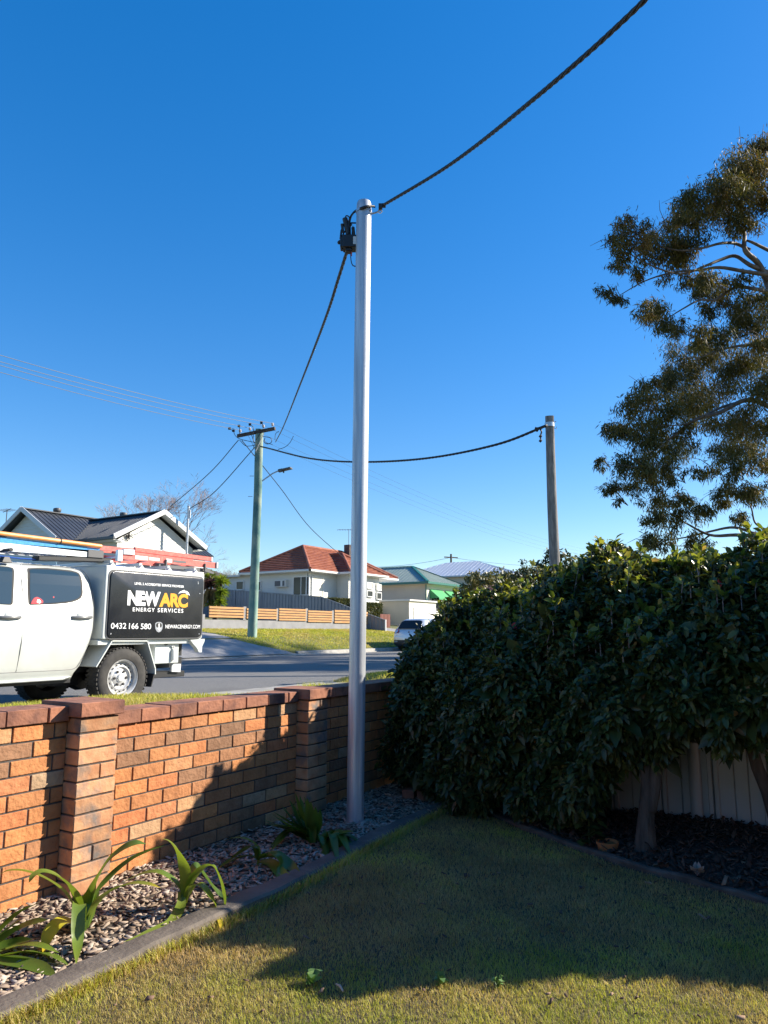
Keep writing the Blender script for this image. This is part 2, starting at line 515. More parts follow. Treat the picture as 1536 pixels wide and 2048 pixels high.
S_ALL = [-900, -300, -100, -40, -20, -10, -5, -3, -2, -1] + [i * .5 for i in range(0, 21)] + [11, 12, 14, 16, 20, 25, 30, 36, 45, 60, 100, 300, 900]
tag(sheet('ground', S_ALL, [-900, -300, -80, -30, -12, -6, -3, -1, .10, .12, .5, 1, 1.5, 2, 2.5, 2.8, 3.0, 3.14, 3.16, 3.6, 9, 14.8, 15.14, 15.16, 15.6, 16.2, 16.7, 17.4, 18, 19, 20, 22, 24, 26, 29, 32, 40, 60, 120, 300, 900],
          lambda s, d: z_terrain(s, d) - (.012 if d < .1 else 0), M['terrain']), kind='structure')

# road with a slight crown
tag(sheet('road', [-900, -200, -60, -20, 0, 5, 10, 20, 30, 60, 100, 200, 900], [3.86, 5, 7, 9.3, 11.5, 13.5, 15.0],
          lambda s, d: ROAD_Z + .07 * (1 - ((d - 9.4) / 5.6) ** 2), M['asphalt']), kind='structure')
# near kerb with its gutter
mb = MB()
mb.prism([(3.14, .40), (3.14, .712), (3.40, .706), (3.47, .575), (3.86, .552), (3.88, .40)], 'x', -200, 300)
tag(mb.build('kerb', M['concrete'], bevel=.012), kind='structure')
mb = MB()
for a, b in [(-200, 14.6), (20.9, 300)]:
    mb.prism([(14.9, .40), (14.9, .585), (15.0, .60), (15.03, .70), (15.16, .716), (15.17, .40)], 'x', a, b)
mb.prism([(14.9, .40), (14.9, .585), (15.0, .60), (15.16, .64), (15.17, .40)], 'x', 14.6, 20.9)
tag(mb.build('kerb', M['concrete'], bevel=.01), kind='structure')


# worn concrete apron between the verge and the kerb
mb = MB()
mb.prism([(2.42, .5), (2.42, .755), (3.139, .722), (3.139, .5)], 'x', 2.75, 7.2)
tag(mb.build('footpath', M['concrete'], bevel=.01), kind='structure')


# driveway: a flared concrete crossing running up the far verge to the house on the left
def drv(s, d): return (z_far(s, d) + .03) if d > 15.15 else .63


vs = []; fs = []
dd = [14.98, 15.17, 15.3, 15.7, 16.2, 17, 18, 19, 20, 22, 23.5]
for d in dd:
    fl = max(0, 1 - (d - 14.98) / 1.7) ** 1.6
    l, r = 15.2 - .9 * fl, 18.7 + 1.9 * fl
    if d > 15.5: r += .6 * (d - 15.5) / 8
    for k in range(7):
        s = l + (r - l) * k / 6
        vs.append((s, d, drv(s, d)))
for j in range(len(dd) - 1):
    for k in range(6):
        fs.append((j * 7 + k, j * 7 + k + 1, (j + 1) * 7 + k + 1, (j + 1) * 7 + k))
tag(fast_mesh('driveway', vs, [np.array(fs)], M['driveway'], smooth=True), kind='structure')
# a second pale crossing beside the blue steel fence
mb = MB()
mb.add([(33.7, 15.1, .78), (37.2, 15.1, .78), (36.9, 24, 1.99), (33.7, 24, 1.99), (33.7, 18, 1.445), (37, 18, 1.445), (33.7, 16.7, 1.27), (37, 16.7, 1.27), (33.7, 20, 1.625), (37, 20, 1.625)],
       [(0, 1, 7, 6), (6, 7, 5, 4), (4, 5, 9, 8), (8, 9, 2, 3)])
tag(mb.build('driveway', M['driveway']), kind='structure')

# mulch bed along the wall and planting bed under the hedge
EDGE = [(3.80, -.70), (3.12, -1.69), (2.66, -2.56), (2.52, -3.05), (2.37, -3.43), (2.2, -4.6), (2.0, -7.5)]


def s_edge(D):
    for (s0, d0), (s1, d1) in zip(EDGE, EDGE[1:]):
        if d0 >= D >= d1: return s0 + (s1 - s0) * (D - d0) / (d1 - d0)
    return 99 if D > -.7 else 2.0


def wob(x, y): return .006 * math.sin(3.1 * x + 1.3 * y) + .005 * math.sin(7.3 * x - 4.1 * y) + .004 * math.sin(17 * x + 13 * y)


ss = [-8 + i * .12 for i in range(100)]
tag(sheet('mulch_bed', ss, [-.90, -.8, -.6, -.4, -.2, -.05, .02], lambda s, d: .012 + wob(s, d) + .02 * max(0, 1 + d / .3), M['soil']), kind='structure')
mb = MB()
ds_ = [-.72 - .15 * i for i in range(46)]
for d in ds_:
    e = s_edge(d) if d < -.7 else 3.8
    for k in range(11):
        s = e + (5.6 - e) * k / 10
        mb.v.append((s, d, .02 + wob(s, d) + .05 * min(1, max(0, (s - e - .25) / 1.0)) * min(1, max(0, -(d + .9) / 1.2))))
for j in range(len(ds_) - 1):
    for k in range(10):
        mb.f.append((j * 11 + k, j * 11 + k + 1, (j + 1) * 11 + k + 1, (j + 1) * 11 + k)); mb.m.append(0); mb.a.append(.5)
tag(mb.build('planting_bed', M['soil'], smooth=60), kind='structure')


def bed_z(s, d):
    e = s_edge(d) if d < -.7 else 3.8
    return .02 + wob(s, d) + .05 * min(1, max(0, (s - e - .25) / 1.0)) * min(1, max(0, -(d + .9) / 1.2))


# concrete garden edging, cast in one run of slightly uneven lengths
mb = MB()
rings = []
for i in range(0, 65):
    s = -6 + i * .152
    if s > 3.75: break
    j = .006 * math.sin(s * 5) + .005 * math.sin(s * 13)
    zt = .052 + .005 * math.sin(s * 3.3) + .003 * math.sin(s * 17)
    o = .012 * max(0, s - 1)
    rings.append([(s, -1.03 + j + o * 5, -.08), (s, -1.026 + j + o * 5, zt - .012), (s, -1.01 + j + o * 5, zt), (s, -.89 - j + o * 4, zt), (s, -.872 - j + o * 4, zt - .01), (s, -.868 + o * 4, -.08)])
mb.loft(rings)
tag(mb.build('garden_edging', M['edging'], smooth=35), 'long grey concrete strip between the wood chips and the sunny lawn', 'edging')
mb = MB()
rings = []
pts = []
for (s0, d0), (s1, d1) in zip(EDGE, EDGE[1:]):
    for k in range(8):
        pts.append((s0 + (s1 - s0) * k / 8, d0 + (d1 - d0) * k / 8))
for i, (s, d) in enumerate(pts):
    a = pts[max(0, i - 2)]; b = pts[min(len(pts) - 1, i + 2)]
    t = Vector((b[0] - a[0], b[1] - a[1], 0)).normalized(); n = Vector((-t.y, t.x, 0))
    z = .034 + .006 * math.sin(i * .9)
    p = Vector((s, d, 0))
    wd = .028 + .004 * math.sin(i * 1.7)
    rings.append([p - n * wd + Vector((0, 0, -.06)), p - n * wd + Vector((0, 0, z - .01)), p - n * (wd - .012) + Vector((0, 0, z)), p + n * (wd - .012) + Vector((0, 0, z)), p + n * wd + Vector((0, 0, z - .012)), p + n * wd + Vector((0, 0, -.06))])
mb.loft(rings)
M['timber_edging'] = mat('timber_edging', (.07, .05, .038), (.13, .10, .078), rough=.95, scale=9, bump=.005, bscale=50)
tag(mb.build('garden_edging', M['timber_edging'], smooth=35), 'low dark curved edging between shaded lawn and leaf litter under the hedge', 'edging')

# the lawn's own earth
LS = [-14, -9, -6] + [-4 + i * .25 for i in range(34)] + [5.5]
tag(sheet('lawn_soil', LS, [-14, -10, -8] + [-7 + .25 * i for i in range(24)] + [-.98], lambda s, d: .004 + .012 * math.sin(1.7 * s + .6) * math.sin(1.9 * d), M['lawn_soil']), kind='structure')


def lawn_z(s, d): return .004 + .012 * np.sin(1.7 * s + .6) * np.sin(1.9 * d)


def patch(s, d, seed=0.0):
    return (.5 + .22 * np.sin(1.9 * s + 2.3 * d + seed) + .2 * np.sin(4.7 * s - 3.1 * d + 1.3 + seed) + .15 * np.sin(9.1 * s + 7.7 * d + seed) + .12 * np.sin(17 * s - 13 * d))


def blades(name, s, d, z, hgt, wid, var, mt, lean=.9):
    n = len(s)
    az = rng.uniform(0, 2 * np.pi, n); ln = rng.uniform(.15, lean, n) * hgt
    h = hgt * rng.uniform(.55, 1.1, n)
    dx, dy = np.cos(az), np.sin(az)
    fa = az + np.pi / 2 + rng.uniform(-.5, .5, n)
    wx, wy = np.cos(fa) * wid / 2, np.sin(fa) * wid / 2
    V = np.zeros((n, 5, 3))
    V[:, 0] = np.stack([s - wx, d - wy, z - .004], 1); V[:, 1] = np.stack([s + wx, d + wy, z - .004], 1)
    mx, my, mz = s + dx * ln * .35, d + dy * ln * .35, z + h * .6
    V[:, 2] = np.stack([mx + wx * .75, my + wy * .75, mz], 1); V[:, 3] = np.stack([mx - wx * .75, my - wy * .75, mz], 1)
    V[:, 4] = np.stack([s + dx * ln, d + dy * ln, z + h], 1)
    b = np.arange(n)[:, None] * 5
    q = b + np.array([[0, 1, 2, 3]]); t = b + np.array([[3, 2, 4]])
    return fast_mesh(name, V.reshape(-1, 3), [q, t], mt, var=np.concatenate([var, var]))


# lawn blades over everything the lawn shows
n = 420000
s = rng.uniform(-2.2, 3.9, n); d = rng.uniform(-4.6, -.95, n)
se = np.interp(-d, [-e[1] for e in EDGE], [e[0] for e in EDGE], left=3.8)
# keep what lies in front of the lens or a step beside it
cx, cy = math.cos(HEAD), math.sin(HEAD)
fw = (s - CAM[0]) * cx + (d - CAM[1]) * cy
lt = np.abs((s - CAM[0]) * cy - (d - CAM[1]) * cx)
ok = (s < se - .05) & (d < -1.02 + .06 * np.maximum(0, s - 1)) & (fw > 2.55) & (lt < fw * .62 + .5)
ok &= rng.uniform(0, 1, n) < np.clip(5.5 / np.maximum(fw, .5) ** 1.25, .3, 1)
s, d, fw = s[ok], d[ok], fw[ok]
pv = patch(s, d)
var = np.clip((pv - .5) * .7 + .42 - .36 * np.clip((s + .55 * d + 1.1) / 1.2, 0, 1) + rng.normal(0, .17, len(s)), 0, 1)  # blades turned browner where the hedge shade lies, putting that shade into their colour
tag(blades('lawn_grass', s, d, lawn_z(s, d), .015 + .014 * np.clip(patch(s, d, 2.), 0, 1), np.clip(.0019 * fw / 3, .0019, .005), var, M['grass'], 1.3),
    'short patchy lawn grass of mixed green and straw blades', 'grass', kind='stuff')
# longer tufts where the mower misses along the edging
n = 5200
s = rng.uniform(-1.6, 3.3, n); off = .012 * np.maximum(0, s - 1)
d = -1.032 + off * 5 - np.abs(rng.normal(0, .03, n))
tag(blades('edge_grass', s, d, lawn_z(s, d), .055 + 0 * s, .004 + 0 * s, np.clip(rng.normal(.42, .25, n), 0, 1), M['grass'], 1.2), 'longer grass fringe along the concrete edging', 'grass', kind='stuff')

# near verge behind the wall
n = 90000
s = rng.uniform(-3.5, 12, n); d = rng.uniform(.25, 3.16, n)
zz = np.array([z_near(a, b) for a, b in zip(s, d)])
var = np.clip(.50 + .35 * (patch(s * .7, d * .9, 1.) - .5) + rng.normal(0, .13, n), 0, 1)
tag(sheet('verge', [-60, -20, -10, -5, -3, -2, -1] + [i * .5 for i in range(0, 25)] + [20, 60], [.231, .5, 1, 1.5, 2, 2.5, 2.8, 3.0, 3.13], z_near, M['verge_ground'], .006), kind='structure')
tag(blades('verge_grass', s, d, zz, .05 + 0 * s, .006 + 0 * s, var, M['grass'], 1.0), 'sunlit short grass on the verge behind the brick wall', 'grass', kind='stuff')
n = 420
s = 5.75 + rng.normal(0, .13, n); d = 2.40 + rng.normal(0, .10, n)
tag(blades('grass_tuft', s, d, .70 + 0 * s, .13 + 0 * s, .007 + 0 * s, np.clip(rng.normal(.6, .12, n), 0, 1), M['grass'], .9), 'lone grass tuft on the edge of the concrete apron behind the wall', 'grass', kind='stuff')
# far verge
tag(sheet('verge', [20.6, 22, 24, 26, 28, 30, 32, 33.68], [15.17, 15.6, 16.2, 16.7, 17.4, 18, 19, 19.9], z_far, M['verge_ground'], .008), kind='structure')
vs = []; fs = []
dd = [15.17, 15.6, 16.2, 16.7, 17.4, 18, 19, 19.9]
for d in dd:
    fl = max(0, 1 - (d - 14.98) / 1.7) ** 1.6
    l = 18.72 + 1.9 * fl + (.6 * (d - 15.5) / 8 if d > 15.5 else 0)
    for s in (l, 20.6): vs.append((s, d, z_far(s, d) + .008))
fs = [(2 * j, 2 * j + 1, 2 * j + 3, 2 * j + 2) for j in range(len(dd) - 1)]
tag(fast_mesh('verge', vs, [np.array(fs)], M['verge_ground']), kind='structure')
tag(sheet('verge', [-40, -10, 0, 6, 10, 14.2], [15.17, 15.6, 16.2, 16.7, 17.4, 18, 19, 21.5], z_far, M['verge_ground'], .008), kind='structure')
tag(sheet('verge', [37.3, 40, 46, 60, 90], [15.17, 15.6, 16.2, 16.7, 17.4, 18, 19, 21.5], z_far, M['verge_ground'], .008), kind='structure')
n = 60000
s = rng.uniform(10, 46, n); d = rng.uniform(15.2, 20, n)
fl = np.maximum(0, 1 - (d - 14.98) / 1.7) ** 1.6
inl = (s > 15.2 - .9 * fl) & (s < 18.72 + 1.9 * fl + .6 * np.maximum(0, d - 15.5) / 8)
inl2 = (s > 33.6) & (s < 37.3)
s, d = s[~inl & ~inl2], d[~inl & ~inl2]
zz = np.array([z_far(a, b) for a, b in zip(s, d)])
var = np.clip(.52 + .4 * (patch(s * .3, d * .5, 3.) - .5) + rng.normal(0, .1, len(s)), 0, 1)
tag(blades('verge_grass', s, d, zz, .07 + 0 * s, .025 + 0 * s, var, M['grass'], 1.0), 'mown grass of the sloping verge across the road', 'grass', kind='stuff')


# ------------------------------------------------------------------ chips and litter
def chips(name, s, d, z, size, var, mt, tilt=.5, asp=.5, lift=.012):
    n = len(s)
    az = rng.uniform(0, 2 * np.pi, n); L_ = size * rng.uniform(.5, 1.3, n); W_ = L_ * asp * rng.uniform(.5, 1.3, n)
    t1 = rng.normal(0, tilt, n); t2 = rng.normal(0, tilt * .8, n)
    ax = np.stack([np.cos(az), np.sin(az), np.tan(np.clip(t1, -.9, .9))], 1); ax /= np.linalg.norm(ax, axis=1)[:, None]
    bx = np.stack([-np.sin(az), np.cos(az), np.tan(np.clip(t2, -.9, .9))], 1); bx /= np.linalg.norm(bx, axis=1)[:, None]
    nn = np.cross(ax, bx)
    c = np.stack([s, d, z + rng.uniform(0, lift, n) + np.abs(t1) * L_ * .3], 1)
    th = .0025
    V = np.zeros((n, 8, 3))
    jit = lambda: rng.uniform(.55, 1.15, n)[:, None]
    for k, (sa, sb) in enumerate([(-1, -1), (1, -1), (1, 1), (-1, 1)]):
        p = c + ax * (sa * L_[:, None] / 2) * jit() + bx * (sb * W_[:, None] / 2) * jit()
        V[:, k] = p + nn * th; V[:, k + 4] = p - nn * th
    b = np.arange(n)[:, None] * 8
    Q = np.concatenate([b + np.array([q]) for q in [(0, 1, 2, 3), (0, 4, 5, 1), (1, 5, 6, 2), (2, 6, 7, 3), (3, 7, 4, 0)]])
    return fast_mesh(name, V.reshape(-1, 3), [Q], mt, var=np.tile(var, 5))


n = 8500
s = rng.uniform(-2.4, 4.2, n); d = rng.uniform(-.885, .0, n)
zz = np.array([.012 + wob(a, b) + .02 * max(0, 1 + b / .3) for a, b in zip(s, d)])
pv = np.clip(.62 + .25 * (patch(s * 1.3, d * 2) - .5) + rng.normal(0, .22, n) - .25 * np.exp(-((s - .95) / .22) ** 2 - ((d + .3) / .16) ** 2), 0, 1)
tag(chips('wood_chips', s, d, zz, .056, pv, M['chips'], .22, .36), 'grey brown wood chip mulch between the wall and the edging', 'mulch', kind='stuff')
n = 110
s = rng.uniform(-1.2, 2.6, n); d = rng.uniform(-3.9, -1.1, n)
tag(chips('lawn_leaves', s, d, lawn_z(s, d) + .012, .032, np.clip(rng.normal(.75, .2, n), 0, 1), M['litter'], .3, .45, .01), 'small dry fallen leaves scattered over the lawn', 'leaf litter', kind='stuff')
n = 9000
s = rng.uniform(2.2, 4.4, n); d = rng.uniform(-4.8, -.75, n)
se = np.interp(-d, [-e[1] for e in EDGE], [e[0] for e in EDGE], left=3.8)
ok = s > se + .04
s, d = s[ok], d[ok]
zz = np.array([bed_z(a, b) for a, b in zip(s, d)])
tag(chips('leaf_litter', s, d, zz, .055, np.clip(rng.normal(.38, .24, len(s)), 0, 1), M['litter'], .5, .45, .03), 'dark brown fallen leaves and bark under the hedge', 'leaf litter', kind='stuff')

# ================================================================== THE BRICK WALL
CH, BL, JT = .091, .2465, .0105
wall = thing('brick_wall', 'low orange brick front wall with darker brick capping and two piers', 'wall', (1.4, .115, 0))


def brick_run(mb, s0, s1, top, shift=0.0):
    k = 0
    z1 = top
    while z1 > -.1:
        z0 = z1 - (CH - JT)
        s = s0 - (BL + JT) * ((.5 if k % 2 else 0) + shift)
        while s < s1:
            a, b = max(s, s0), min(s + BL, s1)
            if b - a > .03:
                j = rnd.uniform(-.0015, .0015)
                v = min(1, max(0, rnd.betavariate(1.6, 1.4)))
                mb.box(a, b, j, .22, z0 + rnd.uniform(-.001, .001), z1 + rnd.uniform(-.001, .001), 0, v)
            s += BL + JT
        z1 -= CH; k += 1


def cap_run(mb, s0, s1, top):
    s = s0
    while s < s1 - .02:
        b = min(s + BL + rnd.uniform(-.006, .006), s1)
        if s1 - b < .06: b = s1
        j = rnd.uniform(-.005, .005)
        mb.box(s, b - JT * .7, -.024 + j, .246 + j, top - .083 + rnd.uniform(-.002, .002), top + rnd.uniform(-.003, .003), 0, rnd.random())
        s = b


face = MB(); capm = MB(); core = MB()
for s0, s1, top, sh in [(-9, .236, 1.09, .35), (.506, 2.378, 1.03, .62), (2.647, 8.5, 1.03, .2)]:
    brick_run(face, s0, s1, top - CH, sh)
    cap_run(capm, s0, s1, top)
    core.box(s0, s1, .0075, .212, -.12, top - .083)
core.box(.236, .506, .0075, .212, -.12, 1.0); core.box(2.378, 2.647, .0075, .212, -.12, .96)
face.build('brick_face', M['brick'], wall, bevel=.003)
capm.build('coping', M['cap_brick'], wall, bevel=.004)
core.build('mortar', M['mortar'], wall)
for s0, s1, top in [(.238, .504, 1.112), (2.38, 2.645, 1.048)]:
    pb = MB(); z1 = top - CH; k = 0
    while z1 > -.1:
        j = rnd.uniform(-.002, .002)
        if (k * 7 + int(s0 * 10)) % 5 == 3:
            m_ = s0 + .10 + rnd.uniform(0, .06)
            pb.box(s0 + j, m_ - .004, -.12 + j, .10, z1 - CH + JT, z1, 0, rnd.random()); pb.box(m_ + .004, s1 + j, -.12 - j, .10, z1 - CH + JT, z1, 0, rnd.random())
        else:
            pb.box(s0 + j, s1 + j, -.12 + j, .10, z1 - CH + JT, z1, 0, rnd.random())
        z1 -= CH; k += 1
    pil = pb.build('pier', M['pillar_brick'], wall, bevel=.004)
    q = MB(); q.box(s0 + .009, s1 - .009, -.111, .006, -.1, top - CH); q.build('mortar', M['mortar'], pil)
    q = MB(); q.box(s0 - .018, s1 + .022, -.145, .25, top - CH + .008, top, 0, .6); q.build('cap', M['cap_brick'], pil, bevel=.005)
# loose bricks left in the corner of the bed
for i, (u, v, rz) in enumerate([(822, 1592, .3), (862, 1597, -.5)]):
    p = pZ(u, v, .03)
    b = MB(); b.box(-.12, .12, -.055, .055, 0, .075, 0, .6)
    o = b.build('loose_brick', M['cap_brick'], bevel=.005)
    o.location = p; o.rotation_euler = (0, 0, rz)
    tag(o, ['flat loose brick against the wall foot in the shaded corner', 'loose brick lying askew where the two edgings meet'][i], 'brick', 'loose bricks in the bed corner')


# ================================================================== STRAPPY PLANTS
def ribbon(mb, pts, wid, va0, va1, fold=.25, sag=None):
    """strap leaf: smooth curve through pts, tapering, with a shallow keel"""
    pts = [Vector(p) for p in pts]
    # Catmull-Rom
    P = [pts[0] * 2 - pts[1]] + pts + [pts[-1] * 2 - pts[-2]]
    out = []
    for i in range(1, len(P) - 2):
        for k in range(6):
            t = k / 6
            a, b, c, d = P[i - 1], P[i], P[i + 1], P[i + 2]
            out.append(.5 * ((2 * b) + (c - a) * t + (2 * a - 5 * b + 4 * c - d) * t * t + (3 * b - a - 3 * c + d) * t ** 3))
    out.append(pts[-1])
    n = len(out); vs = []; view = Vector(CAM)
    prev = None
    tw = rnd.uniform(-.35, .35)
    for i, p in enumerate(out):
        f = i / (n - 1)
        d = (out[min(i + 1, n - 1)] - out[max(i - 1, 0)]).normalized()
        s = d.cross(Vector((0, 0, 1)))
        if s.length < .2: s = prev or Vector((.5, -.8, 0))
        s.normalize()
        if prev is not None and s.dot(prev) < 0: s = -s
        if prev is not None: s = (s * .35 + prev * .65).normalized()
        prev = s
        nrm = s.cross(d).normalized()
        s2 = (s * math.cos(tw) + nrm * math.sin(tw)).normalized(); n2 = s2.cross(d).normalized()
        ww = wid * (.55 + .45 * min(1, f * 4)) * (1 if f < .62 else max(.06, 1 - ((f - .62) / .38) ** 2)) / 2
        vs += [p - s2 * ww + n2 * ww * fold, p, p + s2 * ww + n2 * ww * fold]
    for i in range(n - 1):
        v = va0 + (va1 - va0) * max(0, (i / n - .55) / .45)
        b = len(mb.v)
        for k in range(2):
            mb.add([vs[i * 3 + k], vs[i * 3 + k + 1], vs[i * 3 + 3 + k + 1], vs[i * 3 + 3 + k]], [(0, 1, 2, 3)], 0, v)
    return mb


def strap_plant(label, base_px, traces, wid, t_off):
    o = pZ(*base_px, .02)
    r = Vector(o) - Vector(CAM)
    F = Vector((math.cos(HEAD), math.sin(HEAD), 0))
    dep = lambda p: (Vector(p) - Vector(CAM)).dot(F)
    # normalised depth along the lens axis
    ax = Vector((math.cos(HEAD) * math.cos(PITCH), math.sin(HEAD) * math.cos(PITCH), math.sin(PITCH)))
    t0 = r.dot(ax)
    th = MB()
    for i, (tr, v0, v1) in enumerate(traces):
        sgn = t_off[i]
        pts = []
        for k, (u, v) in enumerate(tr):
            f = k / (len(tr) - 1)
            p = at(u, v, t0 + sgn * f)
            if p.z < .03:
                p = pZ(u, v, .03) if v > 1300 else p
            lim = -.16 if 2.3 < p.x < 2.72 or .16 < p.x < .58 else -.04
            if p.y > lim: p = pY(u, v, lim)
            pts.append(p)
        ribbon(th, pts, wid * 1.4 * rnd.uniform(.9, 1.1), v0, v1)
    # merge the small quads
    bm = bmesh.new()
    ob = th.build('strap_leaf_plant', M['strap_leaf'], base=o, fixn=False)
    bm.from_mesh(ob.data); bmesh.ops.remove_doubles(bm, verts=bm.verts, dist=.0004)
    for f_ in bm.faces: f_.smooth = True
    bm.to_mesh(ob.data); bm.free()
    return tag(ob, label, 'plant', 'strap leaved plants in the mulch bed')


Z5 = lambda pts: [(x / 3.072, 1660 + y / 3.072) for x, y in pts]
Z6 = lambda pts: [(420 + x / 4.518, 1560 + y / 4.518) for x, y in pts]
strap_plant('bright green arching plant in front of the left brick pier', (166, 1852), [
    (Z5([(490, 600), (455, 480), (380, 370), (270, 295), (150, 255), (60, 250), (0, 270)]), .45, .55),
    (Z5([(500, 590), (485, 470), (440, 370), (360, 290), (270, 260), (210, 280), (178, 322)]), .4, .45),
    (Z5([(505, 620), (555, 420), (640, 230), (740, 130), (830, 85), (898, 85)]), .3, .3),
    (Z5([(520, 600), (580, 420), (680, 290), (800, 190), (920, 130), (1012, 95)]), .2, .3),
    (Z5([(530, 590), (590, 460), (680, 380), (790, 335), (900, 335), (985, 355)]), .45, .85),
    (Z5([(508, 600), (495, 500), (485, 460), (478, 560), (475, 700), (468, 825)]), .35, .45),
    (Z5([(480, 590), (400, 560), (340, 590), (290, 660), (263, 750)]), .72, .84),
    (Z5([(512, 600), (505, 520), (520, 430), (545, 360)]), .4, .4),
    (Z5([(520, 600), (545, 500), (570, 430), (610, 380)]), .3, .35)], .050, [-.1, -.2, .1, .05, -.15, -.35, -.3, .0, .1])
strap_plant('sunlit plant with few drooping leaves between left pier and edging', (366, 1815), [
    (Z5([(1130, 450), (1140, 330), (1128, 200), (1090, 110), (1040, 62), (990, 52)]), .45, .5),
    (Z5([(1140, 420), (1180, 310), (1250, 235), (1310, 225), (1350, 310), (1375, 420), (1380, 482)]), .4, .4),
    (Z5([(1140, 430), (1180, 350), (1230, 340), (1290, 410), (1340, 500), (1357, 615)]), .45, .92),
    (Z5([(1112, 380), (1110, 470), (1060, 560), (980, 605), (880, 650), (760, 688)]), .5, .5),
    (Z5([(1140, 420), (1170, 300), (1205, 225), (1260, 290), (1330, 380), (1430, 442)]), .1, .1),
    (Z5([(1118, 430), (1090, 340), (1000, 272), (920, 262), (830, 288), (740, 330)]), .3, .3)], .048, [0, -.05, -.12, -.25, .1, .05])
strap_plant('dark green plant cut by the left photo edge, nearest the lens', (2, 1890), [
    (Z5([(-60, 700), (20, 600), (120, 510), (238, 448)]), .15, .15), (Z5([(-60, 720), (60, 640), (180, 580), (292, 553)]), .12, .12),
    (Z5([(-60, 740), (60, 700), (195, 673)]), .15, .2), (Z5([(-40, 760), (100, 715), (230, 712), (362, 755)]), .4, .4),
    (Z5([(-40, 780), (150, 755), (300, 772), (420, 832)]), .35, .35), (Z5([(-40, 800), (100, 815), (230, 845), (352, 900)]), .2, .2),
    (Z5([(-50, 690), (50, 610), (135, 548)]), .1, .1), (Z5([(-60, 770), (60, 785), (200, 792)]), .15, .15)], .045, [0, -.05, -.1, -.15, -.2, -.25, .05, -.2])
strap_plant('shaded plant with long floppy leaves lying over the edging', (515, 1733), [
    (Z6([(435, 770), (460, 640), (390, 550), (290, 513), (168, 527)]), .25, .3), (Z6([(440, 730), (360, 690), (250, 712), (80, 792)]), .15, .15),
    (Z6([(450, 710), (520, 668), (605, 690), (648, 800), (630, 930), (560, 1100)]), .2, .2), (Z6([(450, 700), (600, 680), (720, 770), (835, 912)]), .12, .12),
    (Z6([(460, 775), (540, 755), (620, 800)]), .6, .75), (Z6([(435, 720), (390, 600), (220, 700), (70, 800)]), .12, .12), (Z6([(450, 740), (560, 760), (690, 900), (820, 950)]), .3, .5)], .048, [.05, .05, -.2, -.1, 0, .15, -.15])


def fan(tips, base):
    out = []
    tips = list(tips) + [(x + rnd.uniform(-45, 45), y + rnd.uniform(-25, 45), hi + rnd.uniform(-5, 20)) for (x, y, hi) in tips]
    for (x, y, hi) in tips:
        bx, by = base[0] + rnd.uniform(-18, 18), base[1] + rnd.uniform(-8, 8)
        mx, my = (bx * .5 + x * .5), (by * .5 + y * .5)
        out.append((Z6([(bx, by), (bx + (x - bx) * .25, by + (y - by) * .32 - hi * .6), (mx + (x - mx) * .15, my - hi), (x, y)]), rnd.uniform(.03, .22), rnd.uniform(.03, .25)))
    return out


tr = fan([(480, 358, 20), (560, 312, 15), (640, 220, 8), (750, 190, 0), (810, 140, 0), (852, 150, 0), (955, 245, 5), (545, 600, 120), (700, 450, 40), (900, 210, 0), (600, 400, 30), (780, 260, 0)], (925, 560))
strap_plant('dense spiky shaded plant at the foot of the pier near the steel pole', (626, 1684), tr, .05, [rnd.uniform(-.15, .15) for _ in tr])
tr = fan([(1060, 572, 60), (1160, 770, 180), (1320, 712, 150), (1262, 645, 110), (1300, 462, 20), (1350, 552, 60), (1235, 470, 10), (1120, 470, 10), (1180, 620, 100), (1060, 700, 110)], (1010, 560))
strap_plant('low shaded plant sprawling over the edging beside the steel pole', (645, 1684), tr, .052, [rnd.uniform(-.2, .1) for _ in tr])

# ------------------------------------------------------------------ small things on the ground
def weed(u, v, size, label):
    p = pZ(u, v, .02); mb = MB()
    for k in range(14):
        a = rnd.uniform(0, 6.28); l = size * rnd.uniform(.4, 1); z = rnd.uniform(.015, .05)
        d_ = Vector((math.cos(a), math.sin(a), 0)); s_ = Vector((-d_.y, d_.x, 0)) * size * .28
        c = p + d_ * l
        mb.add([p, p + d_ * l * .5 + s_ + Vector((0, 0, z)), c + Vector((0, 0, z * .8)), p + d_ * l * .5 - s_ + Vector((0, 0, z))], [(0, 1, 2, 3)])
    tag(mb.build('weed', M['weed'], base=p), label, 'weed', 'broad leaved weeds in the lawn')


weed(625, 1967, .06, 'largest pale green weed, in the sunny lawn near the bottom')
weed(883, 1970, .05, 'wide weed on the edge of the lawn shadow')
weed(996, 1976, .035, 'small bright weed right of centre in the sunny lawn strip')
p = pZ(680, 1980, .02)
mb = MB(); mb.tube([p + Vector((-.02, -.03, 0.01)), p + Vector((.0, .0, .016)), p + Vector((.012, .03, .012))], [.004, .006, .003], 6)
tag(mb.build('twig', M['dead_leaf'], base=p), 'short pinkish twig lying in the sunny lawn', 'twig')


def curled(name, label, cat, u, v, z, size, m, n=3):
    p = pZ(u, v, z); mb = MB()
    for j in range(n):
        a0 = j * 2.1 + u
        vs = []
        for i in range(5):
            for k in range(3):
                x = (i / 4 - .5) * size; y = (k - 1) * size * .28 * math.sin(math.pi * (i + .6) / 5.2)
                zz = .4 * abs(k - 1) * size * .5 + .3 * size * (i / 4) ** 2
                vs.append((p.x + x * math.cos(a0) - y * math.sin(a0), p.y + x * math.sin(a0) + y * math.cos(a0), p.z + zz + j * .006))
        mb.add(vs, [(i * 3 + k, i * 3 + k + 1, i * 3 + k + 4, i * 3 + k + 3) for i in range(4) for k in range(2)])
    return tag(mb.build(name, m, base=p, smooth=60), label, cat)


